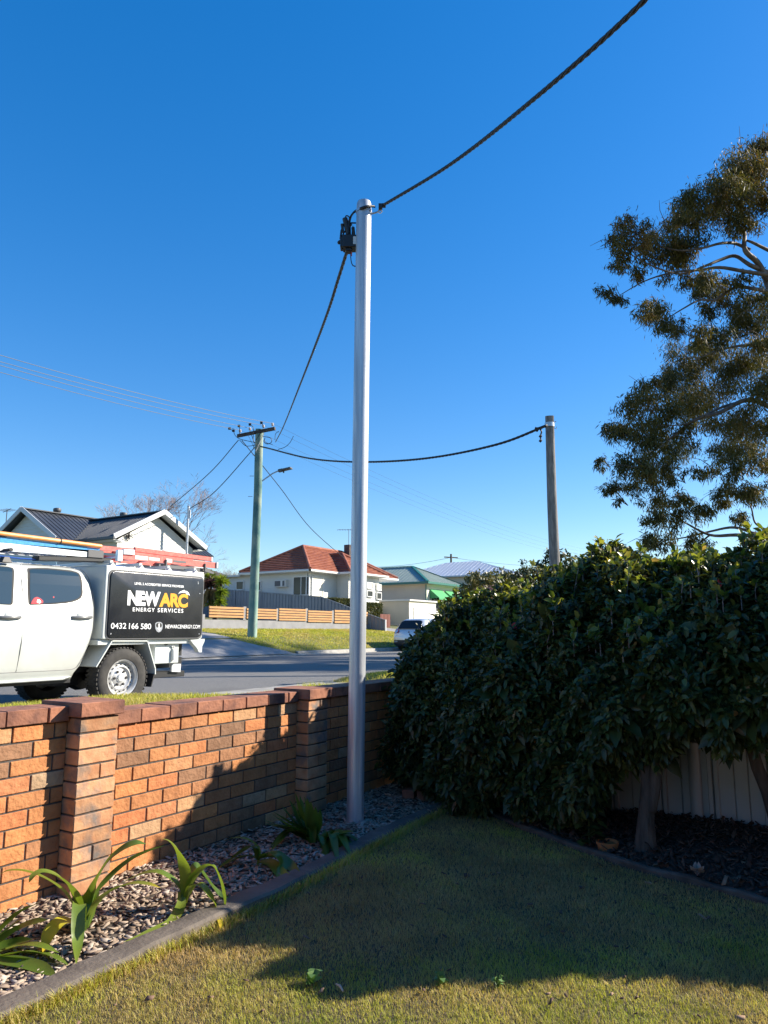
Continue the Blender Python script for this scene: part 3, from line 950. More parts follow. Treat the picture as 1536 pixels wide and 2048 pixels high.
curled('fallen_flower', 'pale crumpled camellia bloom on the dark litter below the fence', 'flower', 1395, 1748, .07, .085, M['petal'], 4)
curled('fallen_leaf', 'single curled tan leaf on the shaded lawn by the edging', 'leaf', 1297, 1770, .03, .055, M['dead_leaf'], 1)
curled('fallen_leaf', 'pale leaf on the chips right of the steel pole', 'leaf', 775, 1592, .03, .06, M['dead_leaf'], 1)
# half buried terracotta saucer and the small flowering plant
p = pZ(1215, 1694, .03) - Vector((0, 0, .022))
mb = MB(); mb.lathe([(.062, 0), (.078, .05), (.080, .062), (.072, .062), (.066, .045), (.0, .03)], p, n=28)
tag(mb.build('clay_saucer', M['terracotta_pot'], base=p, smooth=40), 'small orange clay saucer on the litter left of the forked trunk', 'saucer')
p = pZ(1178, 1690, .03)
t = thing('flowering_plant', 'low broad leaved plant with one white flower left of the clay saucer', 'plant', p)
mb = MB()
for k in range(34):
    a = rnd.uniform(0, 6.28); l = rnd.uniform(.05, .13); zz = rnd.uniform(.02, .2)
    d_ = Vector((math.cos(a), math.sin(a), rnd.uniform(-.6, .2))).normalized(); s_ = Vector((-d_.y, d_.x, 0)).normalized() * .035
    b_ = p + Vector((rnd.uniform(-.07, .07), rnd.uniform(-.07, .07), zz)); c_ = b_ + d_ * l
    mb.add([b_, (b_ + c_) / 2 + s_, c_, (b_ + c_) / 2 - s_], [(0, 1, 2, 3)], 0, rnd.random() * .6)
mb.tube([p, p + Vector((.01, 0, .12)), p + Vector((0, -.01, .2))], .006, 5, a=.2)
mb.build('foliage', M['camellia'], t)
mb = MB()
fc_ = at(1176, 1641, (p - Vector(CAM)).length * .955)
for k in range(9):
    a = k * .7; d_ = Vector((math.cos(a), math.sin(a) * .6, .5 + .4 * math.sin(a * 2))).normalized()
    s_ = d_.cross(Vector((.3, .4, .8))).normalized() * .018
    mb.add([fc_, fc_ + d_ * .022 + s_, fc_ + d_ * .04, fc_ + d_ * .022 - s_], [(0, 1, 2, 3)])
mb.build('flower', M['flower_white'], t)


# ================================================================== HEDGE
def leaf_cloud(name, P, NRM, size, mt, var, parent=None, base=(0, 0, 0), asp=.46, droop=.12, spread=.9, fold=.18):
    """many small folded leaves: P positions, NRM the way each leaf looks out"""
    n = len(P)
    r = rng.normal(0, 1, (n, 3)) * spread
    ax = NRM * .75 + r + np.array([0, 0, -droop])
    ax /= np.linalg.norm(ax, axis=1)[:, None]
    up = NRM * .8 + np.array([0, 0, .75]) + rng.normal(0, .45, (n, 3))
    sd = np.cross(ax, up); sd /= np.linalg.norm(sd, axis=1)[:, None] + 1e-9
    nn = np.cross(sd, ax)
    L_ = size * rng.uniform(.55, 1.4, n); W_ = L_ * asp * rng.uniform(.85, 1.15, n) / 2
    L1, W1 = L_[:, None], W_[:, None]
    V = np.zeros((n, 8, 3))
    V[:, 0] = P
    V[:, 1] = P + ax * L1 * .33 - sd * W1 * .92 + nn * W1 * fold * 2; V[:, 2] = P + ax * L1 * .33; V[:, 3] = P + ax * L1 * .33 + sd * W1 * .92 + nn * W1 * fold * 2
    dn = np.array([0, 0, -1]) * L1 * .06
    V[:, 4] = P + ax * L1 * .7 - sd * W1 * .8 + nn * W1 * fold * 1.6 + dn; V[:, 5] = P + ax * L1 * .7 + dn; V[:, 6] = P + ax * L1 * .7 + sd * W1 * .8 + nn * W1 * fold * 1.6 + dn
    V[:, 7] = P + ax * L1 + dn * 2.6
    b = np.arange(n)[:, None] * 8
    T = np.concatenate([b + np.array([q]) for q in [(0, 2, 1), (0, 3, 2), (4, 5, 7), (5, 6, 7)]])
    Q = np.concatenate([b + np.array([q]) for q in [(1, 2, 5, 4), (2, 3, 6, 5)]])
    return fast_mesh(name, V.reshape(-1, 3), [T, Q], mt, parent=parent, base=base, var=np.tile(var, 6))


# hedge section: (s, z) going from the foot of the front face over the top to the back; foot and front move with D
def hedge_prof(D):
    # end near the wall is rounded off, further along the hedge swells towards the lawn
    e = min(1.0, max(0.0, (.10 - D) / 1.1)) ** .6           # 0 at the street end .. 1 full height
    sw = lerp_tab(-D, [(0, .80), (.6, .50), (1.4, .18), (2.2, 0), (3.0, -.05), (3.4, -.20), (3.9, -.52), (4.2, -.22), (4.5, .03), (4.9, .28), (5.5, .68), (6.2, 1.2)])
    hz = lerp_tab(-D, [(0, .56), (.27, .72), (.56, .81), (.9, .85), (1.37, .89), (1.77, .94), (2.1, .97), (2.5, .98), (3.6, .95), (3.9, 1.18), (4.1, 1.06), (4.35, .97), (6.2, .95)])
    bot = lerp_tab(-D, [(0, .10), (1.7, .08), (2.15, .14), (2.4, .42), (2.62, .68), (3.4, .72), (3.9, 1.2), (6.2, 1.3)])
    f = [(3.02, bot), (2.84, bot + .16), (2.73, max(bot + .3, .85)), (2.74, max(1.15, bot + .4)), (2.94, max(1.52, bot + .55)), (3.28, 1.88), (3.60, 2.08), (3.95, 2.18), (4.5, 2.18), (4.95, 1.95), (5.1, 1.4), (5.1, .7)]
    out = []
    for s, z in f:
        zz = bot + (z - bot) * hz if z > bot else z
        k = 1
        out.append((s + sw * (1 if s < 4.2 else .3), zz * (k if z > 1 else 1)))
    return out


def hedge_points(n, d0, d1, depth, tmax=1.0, seed=0):
    D = rng.uniform(d0, d1, n); T = rng.uniform(0, tmax, n); K = rng.uniform(0, 1, n)
    P = np.zeros((n, 3)); Q = np.zeros((n, 3))
    grid = np.linspace(d0 - .01, d1 + .01, 60)
    prof = [hedge_prof(g) for g in grid]
    idx = np.clip(np.searchsorted(grid, D), 0, 59)
    m = len(prof[0])
    for i in range(n):
        pf = prof[idx[i]]
        x = T[i] * (m - 1); j = min(int(x), m - 2); f = x - j
        (s0, z0), (s1, z1) = pf[j], pf[j + 1]
        s, z = s0 + (s1 - s0) * f, z0 + (z1 - z0) * f
        nx, nz = -(z1 - z0), (s1 - s0)
        l = math.hypot(nx, nz) + 1e-6
        P[i] = (s, D[i], z); Q[i] = (nx / l, 0, nz / l)
    bump = .07 * np.sin(5.1 * P[:, 1] + 3 * P[:, 2]) + .06 * np.sin(9.7 * P[:, 1] - 7.3 * P[:, 2] + 1) + .05 * np.sin(17 * P[:, 1] + 5 * P[:, 0] + 13 * P[:, 2])
    P += Q * (bump - depth * K ** 1.6)[:, None]
    # round the street end
    return P, Q, K


def hedge(name, label, d0, d1, n, trunks, capd=None, ntop=2600, gsh=0.0, young_frac=1.0):
    t = thing(name, label, 'hedge', (3.2, (d0 + d1) / 2, .05))
    P, Q, K = hedge_points(n, d0, d1, .42)
    Pi, Qi, _ = hedge_points(n // 3, d0, d1, .0)
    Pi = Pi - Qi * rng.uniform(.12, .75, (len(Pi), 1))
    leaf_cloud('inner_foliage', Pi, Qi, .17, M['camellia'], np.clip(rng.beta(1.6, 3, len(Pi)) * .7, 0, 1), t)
    if capd is not None:   # leaves closing the street end
        m = int(n * .16)
        D = np.full(m, capd) + rng.normal(0, .05, m)
        S = np.zeros(m); Z = np.zeros(m)
        pf = hedge_prof(capd)
        zt = max(z for _, z in pf)
        Z = rng.uniform(.1, zt, m)
        for i in range(m):
            fr = np.interp(Z[i], [pf[k][1] for k in range(0, 8)], [pf[k][0] for k in range(0, 8)])
            S[i] = rng.uniform(fr - .02, 4.9)
        D += .10 * np.sin(6 * Z) + .08 * np.sin(8 * S)
        P = np.concatenate([P, np.stack([S, D, Z], 1)]); Q = np.concatenate([Q, np.tile([-.25, .9, .1], (m, 1))]); K = np.concatenate([K, rng.uniform(0, .3, m)])
    var = np.clip(rng.beta(1.6, 2.3, len(P)) * .88 + gsh, 0, 1)
    odd = rng.uniform(0, 1, len(P)) < .022
    var[odd] = rng.uniform(.9, 1, odd.sum())
    leaf_cloud('foliage', P, Q, .064, M['camellia'], var, t)
    # fresh shoots standing up from the clipped top
    m = ntop
    base, bq, _ = hedge_points(m // 9, d0, d1, .05)
    top = base[:, 2] > 1.72 * (.8 if capd is not None else 1)
    base = base[top]
    pts = []; nr = []; tw = MB()
    for b in base:
        h = rnd.uniform(.02, .10) if rnd.random() < .97 else rnd.uniform(.12, .24)
        dx, dy = rnd.uniform(-.3, .3) * h, rnd.uniform(-.3, .3) * h
        p0 = Vector(b); p1 = p0 + Vector((dx, dy, h))
        tw.tube([p0 - Vector((0, 0, .08)), p0, p1], [.004, .0035, .002], 4)
        for q in range(rnd.randint(5, 9)):
            f = rnd.uniform(.1, 1); a = rnd.uniform(0, 6.28)
            pts.append(p0.lerp(p1, f)); nr.append((math.cos(a) * .8, math.sin(a) * .8, .75))
    if pts:
        pts = np.array([tuple(p) for p in pts]); nr = np.array(nr)
        leaf_cloud('shoots', pts, nr, .072, M['camellia_young'], np.clip(rng.beta(2, 2, len(pts)), 0, 1), t, droop=-.15, spread=.35)
        tag(tw.build('twigs', M['twig'], t, fixn=False), kind='stuff')
    for tr in trunks:
        mb = MB()
        mb.tube([Vector(p) for p, r in tr], [r for p, r in tr], 12)
        mb.build('trunk', M['bark'], t, smooth=80)
    return t


def tp(u, v, s): return pX(u, v, s)


b0 = tp(1292, 1716, 2.97)
hedge('camellia_hedge', 'big dark glossy hedge from the brick wall corner to the forked trunk', -2.95, -.30, 84000, [
    [(b0 + Vector((0, 0, -.05)), .095), (b0 + Vector((0, 0, .06)), .078), (tp(1292, 1640, 2.98), .058), (tp(1297, 1570, 2.99), .052), (tp(1290, 1500, 3.02), .047), (tp(1283, 1420, 3.1), .036), (tp(1270, 1330, 3.3), .024)],
    [(tp(1300, 1620, 2.97), .045), (tp(1311, 1560, 2.97), .044), (tp(1318, 1500, 2.99), .038), (tp(1330, 1420, 3.1), .028), (tp(1350, 1330, 3.35), .02)],
    [((3.7, -1.3, -.05), .05), ((3.68, -1.3, .6), .045), ((3.9, -1.2, 1.4), .03)]], capd=-.37, ntop=7000)
hedge('camellia_hedge', 'taller greener right hand shrub over the pale steel fence with curving trunk', -6.2, -2.85, 60000, [
    [(tp(1560, 1700, 3.3), .055), (tp(1556, 1650, 3.3), .05), (tp(1536, 1585, 3.3), .045), (tp(1515, 1535, 3.28), .042), (tp(1502, 1490, 3.28), .038), (tp(1496, 1420, 3.3), .03), (tp(1470, 1340, 3.4), .02)],
    [((3.2, -4.6, -.05), .06), ((3.15, -4.6, .8), .05), ((3.3, -4.5, 1.6), .03)]], ntop=8000, gsh=.07)
# two camellia blooms still on the hedge
for (u, v, s, mt, lab) in [(1437, 1167, 3.22, 'flower_pink', 'pink camellia bloom high on the right hand shrub'), (1030, 1253, 3.25, 'flower_pink', 'small red bloom in the middle of the dark hedge')]:
    p = tp(u, v, s - .05); mb = MB()
    for k in range(14):
        a = k * 2.4; q = Vector((-.5 + .3 * math.cos(a), .7 * math.sin(a), .7 * math.cos(a * 1.3))).normalized(); s_ = q.cross(Vector((-1, .3, .2))).normalized() * .014
        mb.add([p, p + q * .02 + s_, p + q * .034, p + q * .02 - s_], [(0, 1, 2, 3)])
    tag(mb.build('bloom', M[mt], base=p, fixn=False), lab, 'flower')

# boundary fence behind the hedge
t = thing('steel_fence', 'pale ribbed steel fence half hidden behind the hedge trunks', 'fence', (3.87, -4, 0))
mb = MB()
y = -.3; prof = []
while y > -8:
    for dy_, x_ in [(0, 3.865), (.10, 3.865), (.106, 3.878), (.112, 3.865), (.20, 3.865), (.206, 3.878), (.212, 3.865), (.30, 3.865), (.308, 3.84), (.335, 3.84), (.343, 3.872), (.352, 3.84), (.378, 3.84), (.386, 3.865)]:
        prof.append((x_, y - dy_))
    y -= .386
for (xa, ya), (xb, yb) in zip(prof, prof[1:]):
    if ya - yb > 1e-6: mb.add([(xa, ya, -.02), (xb, yb, -.02), (xb, yb, .69), (xa, ya, .69)], [(0, 1, 2, 3)])
mb.build('sheet', M['cream_steel'], t, fixn=False)
mb = MB(); mb.box(3.825, 3.905, -8, -.3, .668, .71); mb.build('rail', M['cream_steel'], t, bevel=.005)
for k in range(4):
    mb = MB(); y = -2.83 - (k - 1) * 2.35; mb.tube([(3.835, y, -.05), (3.835, y, .66)], .045, 14); mb.build('post', M['cream_steel'], t, smooth=50)

def smooth_path(ctrl, k=10):
    P = [ctrl[0] * 2 - ctrl[1]] + ctrl + [ctrl[-1] * 2 - ctrl[-2]]; out = []
    for i in range(1, len(P) - 2):
        for q in range(k):
            t = q / k; a, b, c, d = P[i - 1], P[i], P[i + 1], P[i + 2]
            out.append(.5 * ((2 * b) + (c - a) * t + (2 * a - 5 * b + 4 * c - d) * t * t + (3 * b - a - 3 * c + d) * t ** 3))
    out.append(ctrl[-1]); return out


# ================================================================== STEEL POLE
pb = pZ(710, 1648, 0)
PB = Vector((pb.x, pb.y, 0))
axr = Vector((math.cos(HEAD) * math.cos(PITCH), math.sin(HEAD) * math.cos(PITCH), math.sin(PITCH)))
t_p = (PB - Vector(CAM)).dot(Vector((math.cos(HEAD), math.sin(HEAD), 0)))
ptop = at(728, 409, (t_p) / (math.cos(PITCH) - (1024 - 409) / FPX * math.sin(PITCH)))
pole = thing('steel_pole', 'tall bare galvanised steel pole in the mulch bed in front of the wall', 'pole', PB)
mb = MB()
pts = [PB + (ptop - PB) * f for f in (-.03, .25, .5, .75, .992, 1.0, 1.004)]
mb.tube(pts, [.069, .069, .069, .069, .0685, .067, .060], 40)
mb.build('shaft', M['galv'], pole, smooth=35)
dpl = (ptop - PB).normalized()
RV = Vector((math.sin(HEAD), -math.cos(HEAD), 0)); FV = Vector((math.cos(HEAD), math.sin(HEAD), 0))
mb = MB()
c = ptop - dpl * .075
mb.lathe([(.0705, -.012), (.073, -.012), (.073, .012), (.0705, .012)], c, n=32, closed=True)
mb.build('strap', M['galv_fine'], pole)
# eye bolt and hook at the right
mb = MB()
e0 = c + RV * .068 - FV * .01 - Vector((0, 0, .03))
mb.tube([e0 - RV * .02, e0 + RV * .05 + Vector((0, 0, .02)), e0 + RV * .085 + Vector((0, 0, .045))], .008, 8)
mb.tube([e0 + RV * .06 + Vector((.01, 0, .045)), e0 + RV * .085 + Vector((0, 0, .05)), e0 + RV * .10 + Vector((0, 0, .03)), e0 + RV * .085 + Vector((0, 0, .012)), e0 + RV * .065 + Vector((0, 0, .02))], .006, 6)
mb.build('hook', M['galv_fine'], pole)
# service fuse box on the street side
PD = t_p
def atp(u, v, off=0.0): return at(u, v, (t_p + off) / (math.cos(PITCH) - (1024 - v) / FPX * math.sin(PITCH)))
mb = MB()
bc = atp(699, 487, .05)
def ob(mb, c, rx, fy, uz, m=0):
    vs = [c + RV * (sx * rx) + FV * (sy * fy) + Vector((0, 0, sz * uz)) for sz in (-1, 1) for sx, sy in ((-1, -1), (1, -1), (1, 1), (-1, 1))]
    mb.add(vs, [(0, 3, 2, 1), (4, 5, 6, 7), (0, 1, 5, 4), (1, 2, 6, 5), (2, 3, 7, 6), (3, 0, 4, 7)], m)
ob(mb, bc, .062, .055, .062); ob(mb, bc + RV * -.055 + Vector((0, 0, -.005)), .03, .045, .05); ob(mb, bc + Vector((0, 0, -.07)) + RV * -.005, .03, .035, .02)
mb.tube([bc + RV * -.08 + Vector((0, 0, .02)), bc + RV * -.108 + Vector((0, 0, .0))], [.022, .015], 8)
box = mb.build('fuse_box', M['black_plastic'], pole, bevel=.006)
mb = MB(); lb = bc + RV * .052 - FV * .0575
mb.add([lb + RV * -.016 + Vector((0, 0, -.038)), lb + RV * .018 + Vector((0, 0, -.038)), lb + RV * .018 + Vector((0, 0, .038)), lb + RV * -.016 + Vector((0, 0, .038))], [(0, 1, 2, 3)])
mb.build('label_plate', M['white_trim'], box)
for (u0, v0, u1, v1, r) in [(690, 437, 697, 470, .026), (684, 448, 686, 465, .014), (706, 455, 708, 475, .016), (683, 460, 681, 478, .010), (695, 446, 703, 452, .016)]:
    mb = MB(); mb.tube([atp(u0, v0, .04), atp(u1, v1, .05)], r, 8); mb.build('connector', M['black_plastic'], pole, smooth=50)
def wire_px(mb, pts, r, off=.04, n=6):
    mb = MB(); mb.tube(smooth_path([atp(u, v, o if isinstance(o, float) else off) for (u, v, *o_) in pts for o in [o_[0] if o_ else off]], 4), r, n); mb.build('lead', M['cable'], pole, smooth=60)
wire_px(mb, [(697, 470), (700, 440), (705, 428), (712, 421), (722, 416, -.07), (735, 412, -.075), (748, 412, -.02)], .009, .03)
wire_px(mb, [(696, 468), (698, 442), (703, 430), (711, 423), (722, 418, -.07), (735, 413, -.08), (750, 414, -.02)], .008, .02)
wire_px(mb, [(690, 440), (692, 432), (698, 434), (700, 448), (701, 470)], .006)
wire_px(mb, [(681, 478), (682, 462), (688, 450)], .006)
wire_px(mb, [(685, 500), (683, 478), (690, 462)], .007)
wire_px(mb, [(701, 503), (702, 520), (705, 530), (711, 533)], .005)
wire_px(mb, [(712, 446), (700, 446), (695, 447)], .007)
wire_px(mb, [(708, 490), (704, 470), (706, 452)], .005)
mb = MB(); mb.tube([atp(702, 504, .04), atp(703, 512, .04)], .0065, 6); mb.build('lead_sleeve', M['red_lens'], pole)


# ================================================================== CABLES
def sag_line(a, b, sag, n=24):
    a = Vector(a); b = Vector(b)
    return [a.lerp(b, i / n) - Vector((0, 0, sag * 4 * (i / n) * (1 - i / n))) for i in range(n + 1)]


def twisted(pts, r, pitch, strands=4):
    """twisted aerial bundle: strands wound about the line"""
    mb = MB()
    # resample
    P = []; acc = 0.0
    L = [0]
    for i in range(1, len(pts)): L.append(L[-1] + (pts[i] - pts[i - 1]).length)
    m = max(40, int(L[-1] / (pitch / 9)))
    for k in range(m + 1):
        d = L[-1] * k / m
        j = 0
        while j < len(L) - 2 and L[j + 1] < d: j += 1
        f = (d - L[j]) / max(1e-6, L[j + 1] - L[j])
        P.append((pts[j].lerp(pts[j + 1], f), d))
    for s_ in range(strands):
        tp_ = []
        for i, (p, d) in enumerate(P):
            dr = (P[min(i + 1, m)][0] - P[max(i - 1, 0)][0]).normalized()
            a = dr.cross(Vector((0, 0, 1))).normalized(); b = a.cross(dr).normalized()
            ang = 2 * math.pi * (d / pitch + s_ / strands)
            tp_.append(p + (a * math.cos(ang) + b * math.sin(ang)) * r)
        mb.tube(tp_, r * .82, 6)
    return mb


hook = e0 + RV * .10 + Vector((0, 0, .03))
# house end: fitted to where the cable leaves the frame overhead
w0 = atp(766, 411, -.03)
c1, c2, c3, c4 = at(905, 326, 5.55), at(1085, 184, 4.25), at(1290, 0, 3.35), at(1560, -290, 2.6)
mb = twisted(smooth_path([w0, c1, c2, c3, c4]), .0082, .26)
cl = MB()
ob(mb, atp(761, 413, -.03), .018, .02, .02); ob(mb, atp(768, 411, -.03), .016, .016, .014)
tag(mb.build('service_cable', M['cable'], base=w0, smooth=60, fixn=False), 'thick twisted black cable rising from the steel pole top to the top right', 'cable')

# ---- street power pole
PPB = Vector((19.97, 16.68, 1.2))
pp = thing('power_pole', 'weathered green timber power pole with crossarm and street lamp', 'power pole', PPB)
T0 = 29.9
def pq(u, v, dt=0.0): return at(u, v, T0 + dt)
mb = MB()
ctr = [(504, 1277), (508, 1180), (512, 1080), (516, 980), (517, 925), (519, 858)]
mb.tube([Vector((PPB.x, PPB.y, .9))] + [pq(u, v) for u, v in ctr], [.20, .20, .185, .175, .168, .165, .16], 22)
mb.build('shaft', M['green_pole'], pp, smooth=50)
mb = MB()
a, b = pq(475, 872, .2), pq(550, 857, -.35)
mb.beam(a, b, .11, .13)
mb.build('crossarm', M['dark_timber'], pp, bevel=.01)
mb = MB(); mb.beam(pq(512, 902, -.2), pq(528, 866, -.25), .04, .012); mb.beam(pq(513, 905, -.2), pq(497, 872, 0), .04, .012); mb.build('brace', M['galv_fine'], pp)
ins = []
for k, (u, v) in enumerate([(480, 868), (500, 864), (527, 858), (545, 855)]):
    f = (u - 475) / 75
    p = a.lerp(b, f) + Vector((0, 0, .065)); mb = MB()
    mb.lathe([(.012, 0), (.012, .08), (.05, .08), (.06, .11), (.045, .13), (.06, .15), (.04, .19), (.0, .20)], p, n=14)
    mb.build('insulator', M['porcelain'], pp, smooth=50); ins.append(p + Vector((0, 0, .17)))
mb = MB()
lc = [(524, 962), (545, 947), (560, 940)]
mb.tube([pq(*q, -.3) for q in lc], .028, 8)
la = mb.build('lamp_arm', M['galv_fine'], pp, smooth=50)
mb = MB()
h0, h1 = pq(557, 942, -.35), pq(583, 936, -.5)
dirv = (h1 - h0)
for f0, f1, wd, ht in [(0, .35, .14, .12), (.3, 1, .24, .07)]:
    mb.beam(h0 + dirv * f0, h0 + dirv * f1, wd, ht)
mb.tube([h0 + dirv * .4 + Vector((0, 0, -.03)), h0 + dirv * .4 + Vector((0, 0, -.13))], .035, 8)
mb.build('lamp_head', M['grey_plastic'], pp, bevel=.015)
for (u, v, s_) in [(508, 952, -1), (505, 993, -1), (514, 910, -1)]:
    mb = MB(); p = pq(u, v); mb.tube([p, p - RV * .18], .012, 6); mb.build('step_bolt', M['galv_fine'], pp)
def pw(pts, r): MB().tube(smooth_path([pq(u, v, -.3) for u, v in pts], 5), r, 5).build('lead', M['cable'], pp, smooth=60)
pw([(526, 873), (541, 876), (543, 884), (535, 888), (528, 884), (530, 876)], .014); pw([(528, 880), (533, 886), (545, 889)], .012)
pw([(467, 861), (470, 870), (480, 878), (510, 885)], .013); pw([(460, 858), (467, 862)], .012); pw([(502, 851), (507, 856), (507, 880), (516, 893)], .013)
pw([(524, 846), (526, 852), (526, 858), (512, 880)], .013); pw([(478, 852), (480, 860), (479, 868)], .013); pw([(479, 880), (490, 891), (500, 892), (511, 890)], .013)
pw([(558, 862), (551, 868), (550, 880)], .012); pw([(587, 872), (580, 885), (570, 894), (556, 899)], .012); pw([(500, 862), (508, 885), (507, 898)], .013)
for (u, v) in [(459, 857), (467, 861.5), (478, 852), (500, 849), (523, 845.5)]:
    mb = MB(); p = pq(u, v, -.1); mb.tube([p - RV * .05, p + RV * .05], .055, 8); mb.build('clamp', M['black_plastic'], pp, smooth=50)

labs = ['street wire running left from the pole, uppermost of four', 'street wire running left from the pole, second from top', 'street wire running left from the pole, third from top', 'street wire running left from the pole, lowest of four']
for k, (v0, q) in enumerate([(689, ins[3]), (705, ins[2]), (713, ins[1]), (727, ins[0])]):
    far = pY(0, v0, q.y)
    d_ = (far - q); end = q + d_ * 1.6
    pts = sag_line(q, end, .28 if k else .32)
    mb = MB(); mb.tube(pts, .009, 5)
    tag(mb.build('street_wire', M['wire'], base=q, smooth=60), labs[k], 'wire', 'overhead street wires')
labs = ['faint street wire running right past the steel pole, uppermost', 'faint street wire running right past the steel pole, second', 'faint street wire running right past the steel pole, third', 'faint street wire running right past the steel pole, lowest']
for k, q in enumerate([ins[3], ins[2], ins[1], ins[0]]):
    end = Vector((75, 16.7 + .3 * k, 9.7 - .25 * k))
    mb = MB(); mb.tube(sag_line(q, end, 1.05), .004, 5)
    tag(mb.build('street_wire', M['wire'], base=q, smooth=60), labs[k], 'wire', 'overhead street wires')
def service(ctrl, r, name, lab, m='cable', tw=None):
    pts = smooth_path(ctrl, 8)
    mb = twisted(pts, r, tw) if tw else MB().tube(pts, r, 6)
    tag(mb.build(name, M[m], base=ctrl[0], smooth=60, fixn=False), lab, 'cable')
# from the street pole to the steel pole
A = pq(551, 884, -.3); B = atp(694, 503, .05)
def along(A, B, pix):
    # control points on the vertical plane through A and B
    n = (B - A).cross(Vector((0, 0, 1))); out = [A]
    for u, v in pix:
        r = Vector(ray(u, v)); t = (A - Vector(CAM)).dot(n) / r.dot(n)
        out.append(Vector(CAM) + r * t)
    return out + [B]
service(along(A, B, [(566, 855), (604, 760), (650, 640), (676, 560)]), .0095, 'service_cable', 'black cable dropping from the fuse box to the street power pole', tw=.5)
G = at(1094, 851, 16.6)
service(along(pq(521, 893, -.2), G, [(538, 897), (620, 917), (720, 924), (850, 917), (990, 890)]), .018, 'service_cable', 'black cable swung between the green pole and the grey timber pole', tw=.6)
HB = Vector((15.0, 31, 6.6))
service(along(pq(477, 880), at(340, 1014, 36), [(420, 945)]), .018, 'service_wire', 'upper service wire from the green pole to behind the dark roof')
MST = pY(377, 1019, 21.6)
service(along(pq(511, 893), MST, [(430, 983)]), .018, 'service_wire', 'lower service wire from the green pole to the steel house mast')
service(along(pq(484, 881, -.1), at(690, 1118, 46), [(560, 975), (620, 1055)]), .018, 'service_wire', 'service wire sloping down from the green pole to the red tiled house')

# ---- grey timber pole behind the hedge
gp = thing('timber_pole', 'weathered grey timber pole standing behind the hedge', 'pole', (13.95, 1.75, .5))
mb = MB()
g = [at(1099, 832, 17), at(1101, 900, 17), at(1104, 1000, 17), at(1110, 1140, 17)]
base = g[-1] + (g[-1] - g[0]) * .72
mb.tube(g[:1] + g[1:] + [base], [.10, .105, .113, .125, .14], 18)
mb.build('shaft', M['grey_pole'], gp, smooth=50)
mb = MB(); mb.lathe([(.112, -.1), (.116, -.1), (.116, 0), (.112, 0)], at(1099, 846, 17), n=18, closed=True); mb.tube([at(1088, 853, 16.9), at(1112, 843, 17)], .012, 6); mb.tube([at(1108, 856, 16.9), at(1113, 858, 16.9), at(1113, 853, 16.9)], .008, 5)
mb.build('strap', M['galv_fine'], gp)
mb = MB()
mb.tube(smooth_path([at(1090, 852, 16.6), at(1076, 857, 16.6), at(1070, 856, 16.6)], 4), .03, 7)
mb.tube(smooth_path([at(1078, 855, 16.6), at(1083, 863, 16.6), at(1081, 872, 16.6), at(1082, 883, 16.6)], 4), .018, 6)
for (u, v) in [(1081, 871), (1081, 880), (1074, 859)]: mb.tube([at(u - 2, v, 16.6), at(u + 2, v + 3, 16.6)], .035, 7)
mb.build('dead_end_clamp', M['black_plastic'], gp, smooth=60)


# ================================================================== TREES
def hanging_leaves(n_pts, centres, radii, L_, W_, per, droop=1.0):
    """narrow leaves hung from twig tips in sub-clusters; returns verts, quads, var"""
    Vs = []; var = []
    for c, r, dens, tone in zip(centres, radii, per, n_pts):
        k = max(3, int(9 * r / .5))
        sub = rng.normal(0, .48, (k, 3)) * r
        sub[:, 2] *= .75
        m = int(dens)
        w_ = rng.integers(0, k, m)
        P = c + sub[w_] + rng.normal(0, 1, (m, 3)) * r * np.array([.26, .26, .22])
        a = rng.uniform(0, 2 * np.pi, m)
        ax = np.stack([np.cos(a) * .55, np.sin(a) * .55, -np.abs(rng.normal(.75 * droop, .55, m))], 1); ax /= np.linalg.norm(ax, axis=1)[:, None]
        b = rng.normal(0, 1, (m, 3)); sd = np.cross(ax, b); sd /= np.linalg.norm(sd, axis=1)[:, None]
        l = (L_ * rng.uniform(.6, 1.25, m))[:, None]; ww = (W_ * rng.uniform(.7, 1.3, m))[:, None]
        V = np.stack([P, P + ax * l * .45 + sd * ww / 2, P + ax * l + np.array([0, 0, -.01]), P + ax * l * .45 - sd * ww / 2], 1)
        Vs.append(V); var.append(np.clip(tone + rng.normal(0, .16, m) + (rng.random(k) * .3 - .15)[w_], 0, 1))
    V = np.concatenate(Vs); var = np.concatenate(var)
    Q = np.arange(len(V))[:, None] * 4 + np.array([[0, 1, 2, 3]])
    return V.reshape(-1, 3), Q, var


